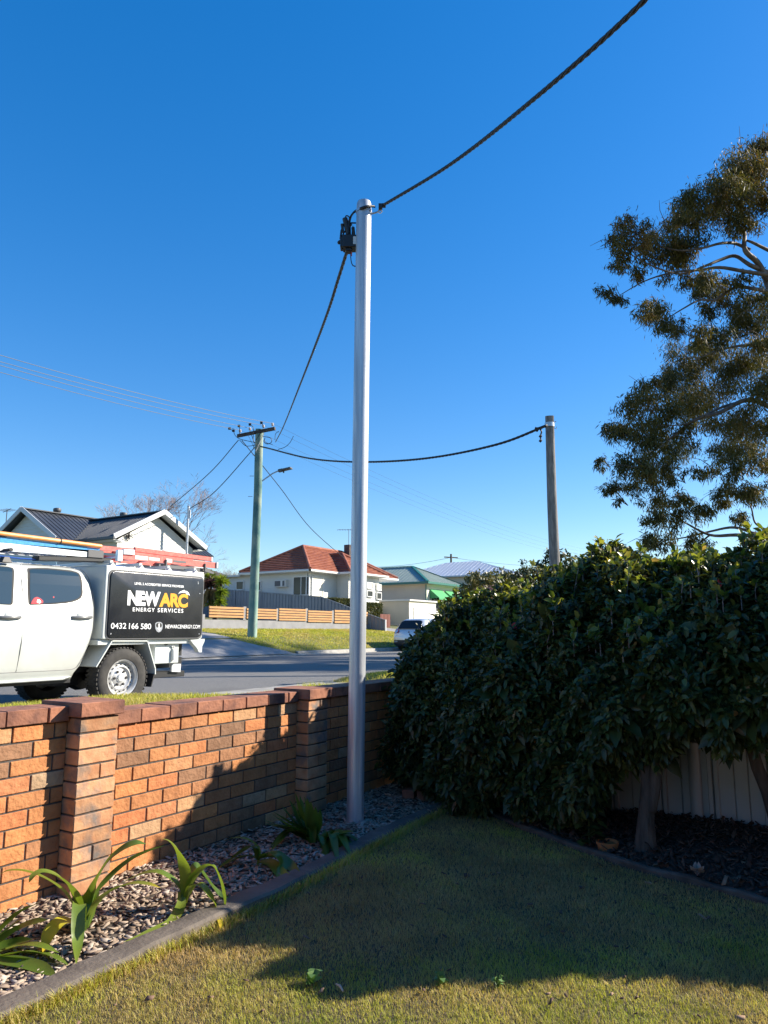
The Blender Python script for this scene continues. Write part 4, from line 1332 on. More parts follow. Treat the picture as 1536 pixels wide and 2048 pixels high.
CR = [(1522, 297, 40), (1485, 333, 45), (1461, 358, 45), (1510, 345, 50), (1436, 397, 42), (1473, 387, 45), (1510, 406, 42), (1375, 397, 30), (1363, 426, 34), (1400, 431, 40), (1449, 431, 42), (1497, 443, 32),
      (1258, 453, 28), (1229, 475, 26), (1278, 475, 34), (1322, 455, 28), (1241, 504, 27), (1297, 504, 38), (1331, 499, 40), (1370, 494, 36), (1351, 521, 32), (1241, 528, 18), (1270, 553, 20), (1212, 585, 20), (1229, 594, 16),
      (1387, 560, 24), (1424, 565, 34), (1468, 558, 27), (1400, 585, 24), (1436, 597, 30), (1510, 607, 30), (1309, 614, 30), (1326, 638, 32), (1297, 631, 20), (1351, 655, 22), (1412, 619, 25), (1461, 626, 36), (1497, 651, 40), (1400, 680, 28), (1436, 675, 30), (1522, 675, 32),
      (1375, 712, 34), (1424, 712, 44), (1473, 724, 36), (1510, 724, 40), (1351, 743, 30), (1340, 770, 36), (1395, 760, 42), (1455, 770, 45), (1515, 772, 45), (1292, 790, 32), (1300, 765, 20),
      (1287, 816, 40), (1319, 832, 45), (1366, 816, 45), (1414, 806, 42), (1221, 860, 24), (1256, 863, 35), (1287, 879, 40), (1335, 895, 40), (1366, 863, 30), (1202, 927, 16), (1240, 927, 35), (1287, 936, 36), (1325, 933, 34), (1227, 974, 24), (1265, 971, 22), (1313, 965, 24), (1354, 958, 18), (1237, 1003, 11),
      (1366, 996, 24), (1322, 1006, 28), (1303, 1034, 27), (1350, 1028, 34), (1398, 1021, 28), (1290, 1078, 25), (1325, 1085, 25), (1382, 1085, 30), (1430, 847, 32), (1477, 841, 45), (1525, 847, 42), (1445, 904, 34), (1493, 895, 40), (1423, 939, 26), (1468, 939, 30), (1525, 927, 35), (1452, 980, 27), (1493, 990, 28), (1512, 975, 28), (1477, 1034, 22), (1445, 1006, 20), (1518, 1078, 25)]
for k in range(70):
    CR.append((rnd.uniform(1550, 1960), rnd.uniform(250, 1060), rnd.uniform(32, 55)))
cen = []; rr = []; den = []; ton = []
for (u, v, r) in CR:
    t_ = 23 + rnd.uniform(-2.2, 2.2) if u < 1550 else rnd.uniform(22, 33)
    if u > 1330 and 690 < v < 950 and rnd.random() < .6: t_ = rnd.uniform(28, 36)
    cen.append(np.array(at(u, v, t_))); q = r * t_ / FPX * 1.0; rr.append(q)
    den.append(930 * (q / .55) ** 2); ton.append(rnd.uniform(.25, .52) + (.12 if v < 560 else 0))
gum = thing('gum_tree', 'tall spreading gum tree with bronze green hanging leaves at the right edge', 'tree', at(1660, 1330, 23))
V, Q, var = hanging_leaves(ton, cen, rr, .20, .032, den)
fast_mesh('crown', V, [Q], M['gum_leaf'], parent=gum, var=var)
def gl(pts, r0, r1, t_=23.0, wob_=.0):
    P = smooth_path([at(u, v, t_ + rnd.uniform(-.5, .5)) for u, v in pts], 5)
    n = len(P)
    return P, [r0 + (r1 - r0) * i / (n - 1) for i in range(n)]
mb = MB()
LIMBS = [([(1660, 1340), (1650, 1150), (1625, 950), (1590, 780), (1560, 640), (1535, 560)], .30, .12),
         ([(1535, 560), (1515, 525), (1490, 500), (1488, 465), (1470, 448), (1440, 400), (1405, 372)], .10, .025),
         ([(1535, 545), (1500, 530), (1470, 512), (1440, 520), (1410, 532), (1360, 548), (1300, 530), (1255, 505)], .075, .015),
         ([(1500, 500), (1470, 487), (1440, 487), (1400, 497), (1350, 500), (1290, 480)], .06, .015),
         ([(1536, 550), (1490, 543), (1440, 535), (1400, 540), (1345, 545), (1290, 562), (1240, 590)], .07, .012),
         ([(1545, 585), (1510, 578), (1470, 575), (1430, 600), (1400, 600), (1365, 618), (1330, 640)], .07, .014),
         ([(1560, 510), (1536, 500), (1505, 485), (1490, 480)], .07, .03), ([(1545, 420), (1520, 370), (1500, 320)], .05, .02),
         ([(1590, 780), (1550, 700), (1500, 690), (1440, 700), (1390, 720)], .08, .015),
         ([(1625, 950), (1570, 840), (1500, 800), (1440, 825), (1390, 840), (1350, 870), (1310, 900), (1260, 930)], .10, .014),
         ([(1500, 800), (1450, 812), (1400, 835), (1360, 850), (1290, 850)], .05, .012),
         ([(1640, 1085), (1570, 1078), (1520, 1072), (1470, 1070), (1420, 1070), (1370, 1045), (1330, 1020)], .10, .014),
         ([(1520, 1072), (1470, 1055), (1420, 1063), (1370, 1075), (1300, 1085)], .055, .012), ([(1536, 1062), (1510, 1045), (1500, 1010), (1470, 980)], .04, .012),
         ([(1420, 1070), (1390, 1090), (1340, 1092)], .03, .01), ([(1590, 780), (1680, 640), (1760, 520)], .12, .03), ([(1625, 950), (1720, 830), (1820, 760)], .12, .03)]
for pts, r0, r1 in LIMBS:
    P, R = gl(pts, r0, r1); mb.tube(P, R, 8)
mb.build('trunk', M['gum_bark'], gum, smooth=70, fixn=False)
mb = MB()
# fine twigs joining the leaf masses
for c, r in list(zip(cen, rr))[:95]:
    c = Vector(c)
    for k in range(4):
        e = c + Vector((rnd.gauss(0, r * .8), rnd.gauss(0, r * .8), rnd.gauss(0, r * .6)))
        m_ = c.lerp(e, .5) + Vector((0, 0, rnd.uniform(.02, .15)))
        mb.tube([c + Vector((rnd.uniform(.1, .4), -.2, -.1)), m_, e], [.014, .01, .005], 4, cap=False)
tag(mb.build('twigs', M['gum_bark'], gum, fixn=False), kind='stuff')


def cloud_tree(name, label, base, blobs, leaf, dens, tone, group=None, trunk_r=.2, droop=.2, asp=.5, mtl='tree_leaf'):
    base = Vector(base)
    t = thing(name, label, 'tree' if 'tree' in name else 'shrub', base, group)
    cs = [np.array(b[0]) for b in blobs]; rs = [b[1] for b in blobs]
    V, Q, var = hanging_leaves([tone + rnd.uniform(-.12, .12) for _ in blobs], cs, rs, leaf, leaf * asp, [dens * r * r for r in rs], droop)
    fast_mesh('crown', V, [Q], M[mtl], parent=t, var=var)
    mb = MB(); top = Vector(cs[0])
    fork = base.lerp(top, .55)
    mb.tube([base - Vector((0, 0, .2)), base.lerp(fork, .5) + Vector((rnd.uniform(-.1, .1), 0, 0)), fork], [trunk_r, trunk_r * .8, trunk_r * .65], 8)
    for c in cs[:10]: mb.tube([fork, fork.lerp(Vector(c), .5) + Vector((0, 0, .1)), Vector(c)], [trunk_r * .5, trunk_r * .3, trunk_r * .08], 6)
    mb.build('trunk', M['bark'], t, smooth=70, fixn=False)
    return t


def blobs_px(lst, t_, jit=1.0):
    return [(at(u, v, t_ + rnd.uniform(-jit, jit)), r * t_ / FPX) for u, v, r in lst]


def gp_(u, t_, z=2.4):
    p = at(u, 1200, t_); return Vector((p.x, p.y, z))


GT = 'trees far beyond the hedge'
cloud_tree('tree', 'round tree directly behind the grey timber pole', gp_(1112, 62), blobs_px([(1110, 1120, 22), (1085, 1125, 18), (1138, 1122, 18), (1100, 1105, 15), (1126, 1105, 15), (1075, 1135, 14), (1150, 1140, 16), (1112, 1145, 26)], 62), .42, 150, .35, GT, .3)
cloud_tree('tree', 'domed brownish tree right of the timber pole above the hedge', gp_(1195, 70), blobs_px([(1195, 1110, 20), (1175, 1115, 16), (1218, 1112, 18), (1232, 1122, 14), (1195, 1135, 28), (1165, 1130, 12)], 70), .42, 150, .42, GT, .3)
cloud_tree('tree', 'flat dark tree top nearest the gum tree above the hedge', gp_(1255, 75), blobs_px([(1255, 1108, 15), (1240, 1112, 12), (1275, 1112, 14), (1295, 1118, 14), (1262, 1130, 26), (1300, 1135, 24)], 75), .42, 150, .12, GT, .3)
cloud_tree('tree', 'small dark conifer between the pale roof and the timber pole', gp_(1046, 85), blobs_px([(1046, 1135, 9), (1046, 1126, 6), (1046, 1118, 4), (1045, 1148, 12)], 85, .3), .35, 200, .05, GT, .2)
cloud_tree('tree', 'pale green tree in front of the pale grey roof', gp_(1000, 60), blobs_px([(1003, 1140, 11), (1020, 1148, 12), (985, 1150, 10), (1003, 1158, 16)], 60), .3, 200, .5, GT, .15)
cloud_tree('shrub', 'sunlit yellow green shrub against the left end of the pale roof', gp_(952, 17, 1.2), blobs_px([(952, 1150, 16), (938, 1158, 14), (968, 1155, 16), (985, 1165, 18), (948, 1172, 20), (930, 1172, 10), (1005, 1170, 18)], 14, .4), .065, 9500, .78, None, .04, .0)
cloud_tree('shrub', 'sunlit orange tipped shrub just left of the timber pole', gp_(1050, 15, 1.2), blobs_px([(1030, 1148, 14), (1050, 1143, 18), (1075, 1148, 18), (1100, 1150, 18), (1015, 1160, 18), (1060, 1165, 22), (1095, 1168, 20), (1130, 1160, 15), (1035, 1178, 16), (965, 1185, 18), (1000, 1185, 22)], 12.5, .4), .065, 9500, .72, None, .04, .0)


def bare_tree(name, label, base, h, spread, levels, r0, seed):
    r_ = random.Random(seed); mb = MB()
    def grow(p, d, l, r, lv):
        q = p + d * l
        m_ = p.lerp(q, .5) + Vector((r_.gauss(0, .04), r_.gauss(0, .04), r_.gauss(0, .03))) * l
        mb.tube([p, m_, q], [r, r * .85, r * .68], 6 if lv < 2 else 3, cap=False)
        if lv >= levels: return
        for k in range(r_.choice([2, 3, 3]) if lv else 4):
            nd = (d + Vector((r_.gauss(0, spread), r_.gauss(0, spread), r_.gauss(.12, spread * .6)))).normalized()
            grow(p.lerp(q, r_.uniform(.65, 1)), nd, l * r_.uniform(.6, .85), max(.0045, r * .62), lv + 1)
    t = thing(name, label, 'tree', base)
    grow(Vector(base), Vector((0, 0, 1)), h, r0, 0)
    mb.build('branches', M['twig'], t, fixn=False)
    return t


bare_tree('bare_tree', 'large leafless tree behind the grey roofed white house', gp_(305, 47, 2.5), 3.0, .46, 8, .10, 5)
bare_tree('bare_tree', 'small leafless tree behind the right end of the grey roofed house', gp_(448, 78, 2.3), 2.0, .42, 7, .07, 8)

# cordyline clump behind the truck
cb = at(430, 1224, 34.2)
cl_ = thing('cordyline', 'spiky cordyline clump with purple and green rosettes above the slat fence', 'plant', (cb.x, cb.y, 1.9))
def rosette(c, n, L_, droop, mt, v0, v1, name):
    mb = MB()
    for k in range(n):
        a = rnd.uniform(0, 6.28); el = rnd.uniform(-.5, 1.3)
        d_ = Vector((math.cos(a) * math.cos(el), math.sin(a) * math.cos(el), math.sin(el)))
        l = L_ * rnd.uniform(.7, 1.1); s_ = d_.cross(Vector((0, 0, 1))).normalized() * .028
        m_ = c + d_ * l * .55; e = c + d_ * l + Vector((0, 0, -droop * l * rnd.uniform(.2, 1)))
        mb.add([c - s_ * .6, c + s_ * .6, m_ + s_, e, m_ - s_], [(0, 1, 2, 3, 4)], 0, rnd.uniform(v0, v1))
    mb.build(name, mt, cl_, fixn=False)
M['purple_leaf'] = mat('purple_leaf', (.06, .025, .025), (.12, .05, .045), rough=.5, scale=5)
M['dry_leaf'] = mat('dry_leaf', (.32, .22, .09), (.42, .32, .14), rough=.8, scale=5)
cT = 34.2
rosette(at(422, 1170, cT), 150, .62, .3, M['purple_leaf'], 0, 1, 'purple_rosette')
rosette(at(421, 1190, cT), 110, .6, 1.3, M['dry_leaf'], 0, 1, 'dry_skirt')
rosette(at(443, 1163, cT - .2), 120, .5, .3, M['strap_leaf'], .45, .66, 'green_rosette')
rosette(at(420, 1157, cT + .5), 100, .5, .3, M['strap_leaf'], .45, .66, 'green_rosette')
rosette(at(443, 1185, cT - .3), 110, .45, .4, M['strap_leaf'], .4, .64, 'green_rosette')
rosette(at(441, 1203, cT - .4), 110, .42, .4, M['strap_leaf'], .4, .64, 'green_rosette')
rosette(at(424, 1207, cT - .2), 90, .42, .4, M['strap_leaf'], .3, .6, 'green_rosette')
mb = MB()
for (u, v) in [(422, 1172), (443, 1165), (420, 1159), (443, 1187), (441, 1205)]:
    p = at(u, v, cT); mb.tube([Vector((cb.x, cb.y, 1.6)), (Vector((cb.x, cb.y, 1.6))).lerp(p, .5) + Vector((.03, 0, .1)), p], [.07, .06, .05], 7)
mb.build('stem', M['bark'], cl_, fixn=False)

# ================================================================== THE UTE
UB = Vector((3.575, 4.65, ROAD_Z + .012))
ute = thing('work_ute', 'white twin cab work ute with black signed canopy parked beyond the wall', 'ute', UB)
Z1 = lambda x, y: (x / 3.4133, 1000 + y / 3.4133)


def tz(x, y, D=3.75):
    p = pY(*Z1(x, y), D); return (p.x - UB.x, p.z - UB.z)


def U(x, y, z): return (UB.x + x, UB.y + y, UB.z + z)


WTAB = [(.40, .80), (.46, .86), (.60, .895), (.85, .905), (.97, .895), (1.05, .875), (1.25, .83), (1.5, .775), (1.62, .745), (1.69, .70), (1.735, .62), (1.765, .50), (1.785, .2)]


def half_w(z): return lerp_tab(z, WTAB)


rear_px = [(512, 446), (560, 470), (592, 500), (620, 560), (645, 640), (657, 740), (653, 850), (632, 950), (598, 1040), (560, 1130), (520, 1178)]
rear = []
for x, y in rear_px:
    zz_ = 1.0
    for _ in range(4):
        X_, zz_ = tz(x, y, UB.y - half_w(zz_))
    rear.append((zz_, X_))
rear.sort()


def ring(xf, xr, hw, z, rf=.12, rr_=.05):
    rf = min(rf, hw * .6); rr_ = min(rr_, hw * .5)
    pts = []
    for (cx_, cy_, r, a0) in [(xr - rr_, -hw + rr_, rr_, -90), (xr - rr_, hw - rr_, rr_, 0), (xf + rf, hw - rf, rf, 90), (xf + rf, -hw + rf, rf, 180)]:
        for k in range(5):
            a = rad(a0 + 90 * k / 4)
            pts.append(U(cx_ + r * math.cos(a), cy_ + r * math.sin(a), z))
    return pts


FX = [(.40, -2.42), (1.05, -2.42), (1.10, -2.38), (1.5, -1.92), (1.70, -1.62), (1.76, -1.45), (1.785, -1.2)]
zs = [.40, .43, .48, .56, .66, .76, .86, .92, .97, 1.02, 1.08, 1.16, 1.25, 1.35, 1.45, 1.54, 1.62, 1.67, 1.70, 1.72, 1.74, 1.757, 1.77, 1.781]
mb = MB()
rings = []
for z in zs:
    xr = lerp_tab(z, rear)
    if z > 1.69: xr = lerp_tab(1.69, rear) - (z - 1.69) * 1.6
    rings.append(ring(lerp_tab(z, FX), xr, half_w(z) - max(0, (z - 1.69)) * .3, z, .10, .07 if z < 1.6 else .12))
mb.loft(rings)
# bonnet and front guards
fr = []
for z, hw, xf, in [(.40, .80, -3.85), (.50, .87, -3.97), (.75, .90, -3.99), (.92, .89, -3.94), (1.0, .85, -3.85), (1.06, .74, -3.6), (1.09, .5, -3.2)]:
    fr.append(ring(xf, -2.30, hw, z, .22, .03))
mb.loft(fr)
mb.build('body', M['white_paint'], ute, smooth=48)


def side_patch(poly, off, name, m, parent, mirror=False, sub=3):
    """poly in (X,Z): a thin skin lying on the cab side"""
    pts = []
    n = len(poly)
    for i in range(n):
        a, b = poly[i], poly[(i + 1) % n]
        for k in range(sub): pts.append((a[0] + (b[0] - a[0]) * k / sub, a[1] + (b[1] - a[1]) * k / sub))
    b_ = MB(); sgn = 1 if mirror else -1
    zlo, zhi = min(p[1] for p in pts) + 1e-4, max(p[1] for p in pts) - 1e-4
    lv = sorted([zlo + (zhi - zlo) * (.5 - .5 * math.cos(math.pi * i / 22)) for i in range(23)] + [z for z, _ in WTAB if zlo < z < zhi])
    rows = []
    for z in lv:
        xs = []
        for i in range(n * sub):
            (xa, za), (xb, zb_) = pts[i], pts[(i + 1) % (n * sub)]
            if (za - z) * (zb_ - z) <= 0 and abs(zb_ - za) > 1e-9: xs.append(xa + (xb - xa) * (z - za) / (zb_ - za))
        if len(xs) < 2: continue
        a, b = min(xs), max(xs)
        rows.append([U(a, sgn * (half_w(z) - .012), z), U(a, sgn * (half_w(z) + off), z), U(b, sgn * (half_w(z) + off), z), U(b, sgn * (half_w(z) - .012), z)])
    for r0, r1 in zip(rows, rows[1:]):
        b_.add(r0 + r1, [(0, 1, 5, 4), (1, 2, 6, 5), (2, 3, 7, 6)])
    bm_o = b_.build(name, m, parent, fixn=True, smooth=30)
    return bm_o


def rnd_poly(poly, r, k=4):
    """round the corners of a polygon"""
    out = []; n = len(poly)
    for i in range(n):
        p = Vector((*poly[i], 0)); a = Vector((*poly[i - 1], 0)); b = Vector((*poly[(i + 1) % n], 0))
        ra = min(r, (a - p).length * .45); rb = min(r, (b - p).length * .45)
        s = p + (a - p).normalized() * ra; e = p + (b - p).normalized() * rb
        for j in range(k + 1):
            t = j / k
            q = s * (1 - t) ** 2 + p * 2 * t * (1 - t) + e * t * t
            out.append((q.x, q.y))
    return out


def win(px):
    out = []
    for x, y in px:
        z = 1.3
        for _ in range(4): X_, z = tz(x, y, UB.y - half_w(z))
        out.append((X_, z))
    return out


w1 = win([(197, 470), (330, 474), (470, 487), (528, 500), (548, 560), (553, 640), (535, 672), (470, 692), (360, 703), (207, 712), (202, 600)])
def grow(poly, d):
    cx_ = sum(p[0] for p in poly) / len(poly); cz_ = sum(p[1] for p in poly) / len(poly)
    out = []
    for x, z in poly:
        l = math.hypot(x - cx_, z - cz_); out.append((x + (x - cx_) / l * d * 1.2, z + (z - cz_) / l * d * .9))
    return out
f0, f1 = win([(78, 462), (74, 712)])
fw_poly = [f0, f1, (-2.36, f1[1] + .02), (-2.30, f1[1] + .10), (-1.98, f0[1] - .06), (-1.9, f0[1])]
for mir in (False, True):
    side_patch(rnd_poly(grow(w1, .022), .03), .003, 'window_seal', M['black_rubber'], ute, mir)
    side_patch(rnd_poly(w1, .03), .006, 'rear_window', M['dark_glass'], ute, mir)
    side_patch(rnd_poly(grow(fw_poly, .02), .03), .003, 'window_seal', M['black_rubber'], ute, mir)
    side_patch(rnd_poly(fw_poly, .03), .006, 'front_window', M['dark_glass'], ute, mir)
# red and white sticker in the lower front corner of the rear window
st = win([(209, 710), (215, 690), (230, 668), (250, 661), (275, 672), (293, 690), (291, 705), (260, 708)])
sk = side_patch(st, .0085, 'sticker', M['red_lens'], ute)
side_patch(win([(248, 700), (252, 680), (266, 680), (278, 696), (268, 706)]), .010, 'sticker_ring', M['lettering_white'], sk)
side_patch(win([(257, 697), (259, 686), (267, 687), (272, 696)]), .0115, 'sticker_mark', M['black_plastic'], sk)
side_patch(win([(358, 662), (363, 657), (369, 661), (366, 669), (360, 669)]), .0085, 'sticker', M['red_lens'], ute)


def seam(px, wdt=.006):
    pts = win(px); b_ = MB()
    o = [Vector(U(x, -(half_w(z) + .0015), z)) for x, z in pts]
    o = smooth_path(o, 5)
    b_.tube(o, wdt / 2, 5)
    return b_
b_ = seam([(140, 438), (148, 540), (156, 640), (160, 720), (156, 800), (148, 960), (128, 1080), (108, 1174)])
b_2 = seam([(545, 470), (590, 510), (622, 590), (640, 700), (640, 850), (612, 960), (575, 1050), (545, 1110), (510, 1148), (430, 1160), (108, 1176), (0, 1182)])
b_3 = seam([(152, 440), (300, 446), (470, 462), (545, 480)])
b_.build('door_gap', M['grey_plastic'], ute); b_2.build('door_gap', M['grey_plastic'], ute); b_3.build('door_gap', M['grey_plastic'], ute)
for hx, nm in [((500, 615), 'door_handle'), ((10, 132), 'door_handle')]:
    a_ = win([(hx[0], 802), (hx[1], 800)])
    y = -(half_w(a_[0][1]) + .028)
    b_ = MB(); b_.tube([U(a_[0][0] - .02, y + .03, a_[0][1]), U(a_[0][0], y, a_[0][1]), U((a_[0][0] + a_[1][0]) / 2, y - .008, a_[0][1] + .002), U(a_[1][0], y, a_[1][1]), U(a_[1][0] + .015, y + .03, a_[1][1])], .014, 8, flat=1.3)
    h_ = b_.build(nm, M['handle_grey'], ute, smooth=60)
    b_ = MB(); b_.lathe([(.0, .0), (.04, .0), (.052, .010), (.045, .014), (.03, .004), (0, .003)], U((a_[0][0] + a_[1][0]) / 2 - .02, -(half_w(a_[0][1]) + .006), a_[0][1] + .012), 'y', n=20)
    b_.build('handle_cup', M['white_paint'], h_, smooth=60)
# sill trim under the doors
b_ = MB(); b_.prism([(-2.2, .405), (-.82, .405), (-.70, .44), (-2.2, .43)], 'y', UB.y - .87, UB.y + .87)
for i, v in enumerate(b_.v): b_.v[i] = (v[0] + UB.x, v[1], v[2] + UB.z)
b_.build('sill', M['white_sheet'], ute, bevel=.008)

# chassis, axle, mudguards
b_ = MB(); b_.box(*[UB.x - 3.8, UB.x + 1.25], UB.y - .55, UB.y - .42, UB.z + .46, UB.z + .60); b_.box(UB.x - 3.8, UB.x + 1.25, UB.y + .42, UB.y + .55, UB.z + .46, UB.z + .60)
b_.box(UB.x - 3.7, UB.x - .62, UB.y - .72, UB.y + .72, UB.z + .36, UB.z + .47); b_.box(UB.x - .62, UB.x - .3, UB.y - .4, UB.y + .4, UB.z + .3, UB.z + .62)
b_.tube([U(0, -.75, .38), U(0, .75, .38)], .055, 10); b_.lathe([(.0, -.15), (.16, -.1), (.18, 0), (.16, .1), (0, .15)], U(0, 0, .38), 'y', 14)
b_.box(UB.x - .2, UB.x + 1.2, UB.y - .6, UB.y + .6, UB.z + .62, UB.z + .82)
b_.tube([U(.3, .3, .36), U(1.0, .35, .36)], .09, 10)
b_.build('chassis', M['black_plastic'], ute)
b_ = MB()
gp_px = [tz(663, 1142), tz(770, 966), tz(1008, 966), tz(1060, 1152), tz(1060, 1190)]
sh = [tz(575, 1128, 4.25), tz(640, 978, 4.25)]
th_ = .014
for (x0, z0), (x1, z1) in zip(gp_px, gp_px[1:]):
    dx, dz = x1 - x0, z1 - z0; l = math.hypot(dx, dz); nx, nz = -dz / l * th_, dx / l * th_
    q = [(x0, z0), (x1, z1), (x1 + nx, z1 + nz), (x0 + nx, z0 + nz)]
    b_.prism([(UB.x + a, UB.z + c) for a, c in q], 'y', UB.y - .895, UB.y - .52)
b_.build('mudguard', M['white_sheet'], ute, fixn=True)
b_ = MB(); q0, q1 = tz(1062, 1185), tz(988, 1280)
b_.prism([(UB.x + q0[0], UB.z + q0[1]), (UB.x + q0[0] - .015, UB.z + q0[1]), (UB.x + q0[0] - .06, UB.z + q1[1]), (UB.x + q0[0] - .045, UB.z + q1[1])], 'y', UB.y - .89, UB.y - .55)
b_.build('mud_flap', M['black_rubber'], ute)


def wheel(cx_, cy_, side, name='wheel'):
    """tyre with tread blocks, steel rim with round holes; side -1 faces the footpath"""
    c = Vector(U(cx_, cy_, .385)); o = thing(name, None, None, c); del_ = [k for k in ('label', 'category') if k in o]
    o.parent = ute; o.location = c - UB
    S = side
    b_ = MB()
    prof = [(.222, .02), (.232, .0), (.27, -.008), (.31, -.006), (.345, .006), (.366, .024), (.376, .05), (.379, .12), (.376, .19), (.366, .216), (.345, .235), (.27, .245), (.222, .23)]
    b_.lathe([(r, -S * (h - .0) * 1) for r, h in prof] if S < 0 else [(r, -h) for r, h in prof], c, 'y', 56, closed=True)
    for k in range(44):
        a = 2 * math.pi * k / 44
        for (h0, h1, da) in [(.012, .085, 0), (.09, .15, .07), (.155, .228, 0)]:
            a2 = a + da; r0, r1 = .366, .381
            ca, sa = math.cos(a2), math.sin(a2); tx, tz_ = -sa, ca
            vs_ = []
            for r in (r0, r1):
                for hh, tt in ((h0, -.016), (h1, -.006 if da == 0 else -.016), (h1, .016 if da else .024), (h0, .014)):
                    y = hh if S < 0 else -hh
                    vs_.append((c.x + ca * r + tx * tt, c.y + y, c.z + sa * r + tz_ * tt))
            b_.add(vs_, [(0, 3, 2, 1), (4, 5, 6, 7), (0, 1, 5, 4), (1, 2, 6, 5), (2, 3, 7, 6), (3, 0, 4, 7)])
    b_.build('tyre', M['tyre'], o, smooth=40)
    f = (lambda h: h) if S < 0 else (lambda h: -h)
    b_ = MB()
    b_.lathe([(r, f(h)) for r, h in [(.222, .035), (.232, .012), (.226, .006), (.214, .012), (.205, .03), (.200, .075), (.188, .085), (.165, .062), (.140, .050), (.128, .066), (.110, .074), (.085, .060), (.056, .056), (.046, .040), (.042, .036), (.0, .034)]], c, 'y', 48)
    for k in range(16):
        a = 2 * math.pi * k / 16
        b_.lathe([(.0145, 0), (.0, .0)], (c.x + .162 * math.cos(a), c.y + f(.0575), c.z + .162 * math.sin(a)), 'y', 10, m=1)
    for k in range(6):
        a = 2 * math.pi * k / 6
        b_.lathe([(.017, f(.0)), (.017, f(-.012)), (0, f(-.014))], (c.x + .088 * math.cos(a), c.y + f(.0585), c.z + .088 * math.sin(a)), 'y', 10, m=1)
    rim = b_.build('rim', [M['steel_rim'], M['black_plastic']], o, smooth=40)
    return o


wheel(0, -.895, -1); wheel(0, .895, 1); wheel(-3.095, -.895, -1); wheel(-3.095, .895, 1)

# canopy box
x0, x1, zb, zt = 3.225 - UB.x, 4.868 - UB.x, 1.425 - UB.z, 2.335 - UB.z
b_ = MB(); b_.box(UB.x + x0, UB.x + x1, UB.y - .90, UB.y + .90, UB.z + zb, UB.z + zt)
can = b_.build('canopy', M['white_sheet'], ute, bevel=.022, segs=3, smooth=40)
b_ = MB(); b_.box(UB.x + x0 - .03, UB.x + x1 + .02, UB.y - .86, UB.y + .86, UB.z + zb - .07, UB.z + zb - .003); b_.build('tray', M['white_sheet'], ute, bevel=.006)
pan = [tz(748, 478), tz(1372, 540), tz(1378, 936), tz(732, 938)]
xl, xr = (pan[0][0] + pan[3][0]) / 2, (pan[1][0] + pan[2][0]) / 2
zl, zh = (pan[2][1] + pan[3][1]) / 2, (pan[0][1] + pan[1][1]) / 2
def plate(x0, x1, z0, z1, r, y0, y1, name, m, parent, bevel=0):
    b_ = MB(); b_.prism([(UB.x + a, UB.z + c) for a, c in rnd_poly([(x0, z0), (x1, z0), (x1, z1), (x0, z1)], r, 6)], 'y', UB.y + y0, UB.y + y1)
    return b_.build(name, m, parent, bevel=bevel, segs=2, smooth=40)
plate(xl - .022, xr + .022, zl - .022, zh + .022, .085, -.909, -.89, 'door_seal', M['grey_plastic'], can)
door = plate(xl, xr, zl, zh, .07, -.925, -.905, 'canopy_door', M['black_panel'], ute, .005)
plate(xl, xr, zl, zh, .07, .905, .925, 'canopy_door', M['black_panel'], ute, .005)
for (x, z) in [(xl + .05, zl + .05), (xr - .05, zl + .05), (xl + .05, zh - .05), (xr - .05, zh - .05)]:
    pass


def text(body, px, m, bold=0.0, name='lettering', shear=0.0, space=1.0):
    """px: left-bottom, left-top and right end x of the writing on the canopy door"""
    cu = bpy.data.curves.new('lettering_curve', 'FONT')
    cu.body = body; cu.size = 1; cu.offset = bold; cu.shear = shear; cu.space_character = space; cu.extrude = .004; cu.resolution_u = 4
    to = bpy.data.objects.new('lettering_curve', cu); C.objects.link(to)
    dg = bpy.context.evaluated_depsgraph_get()
    me = bpy.data.meshes.new_from_object(to.evaluated_get(dg))
    bpy.data.objects.remove(to); bpy.data.curves.remove(cu)
    co = np.zeros(len(me.vertices) * 3, np.float32); me.vertices.foreach_get('co', co); co = co.reshape(-1, 3)
    lo, hi = co.min(0), co.max(0)
    (xa, yb, yt, xb, yrb) = px
    L0 = tz(xa, yb, 3.725); L1 = tz(xa, yt, 3.725); R0 = tz(xb, yrb, 3.725)
    sx = (R0[0] - L0[0]) / (hi[0] - lo[0]); sz = (L1[1] - L0[1]) / (hi[1] - lo[1])
    zbase = (L0[1] + R0[1]) / 2
    out = np.zeros_like(co)
    out[:, 0] = L0[0] + (co[:, 0] - lo[0]) * sx
    out[:, 2] = zbase + (co[:, 1] - lo[1]) * sz
    out[:, 1] = -.926 - co[:, 2] * .3
    me.vertices.foreach_set('co', out.ravel())
    me.materials.clear(); me.materials.append(m)
    o = bpy.data.objects.new(name, me); C.objects.link(o)
    o.parent = door
    return o


text('LEVEL 2 ACCREDITED SERVICE PROVIDER', (918, 577, 560, 1255, 600), M['lettering_white'], .022)
text('NEW', (868, 719, 615, 1092, 727), M['lettering_white'], .05, space=.93)
text('ARC', (1086, 726, 628, 1280, 740), M['lettering_yellow'], .05, space=.93)
text('ENERGY', (905, 760, 733, 1055, 764), M['lettering_white'], .012, space=1.25)
text('SERVICES', (1075, 766, 738, 1250, 770), M['lettering_white'], .012, space=1.25)
text('0432', (756, 878, 838, 860, 880), M['lettering_white'], .006)
text('166', (879, 880, 840, 943, 881), M['lettering_white'], .006)
text('580', (959, 881, 842, 1030, 883), M['lettering_white'], .006)
text('NEWARCENERGY.COM', (1128, 876, 850, 1364, 878), M['lettering_white'], .006)


def decal(px, m, name, y=-.9265):
    pts = [tz(x, y_, 3.725) for x, y_ in px]
    b_ = MB(); b_.prism([(UB.x + a, UB.z + c) for a, c in pts], 'y', UB.y + y - .001, UB.y + y + .001)
    o = b_.build(name, m, door); return o
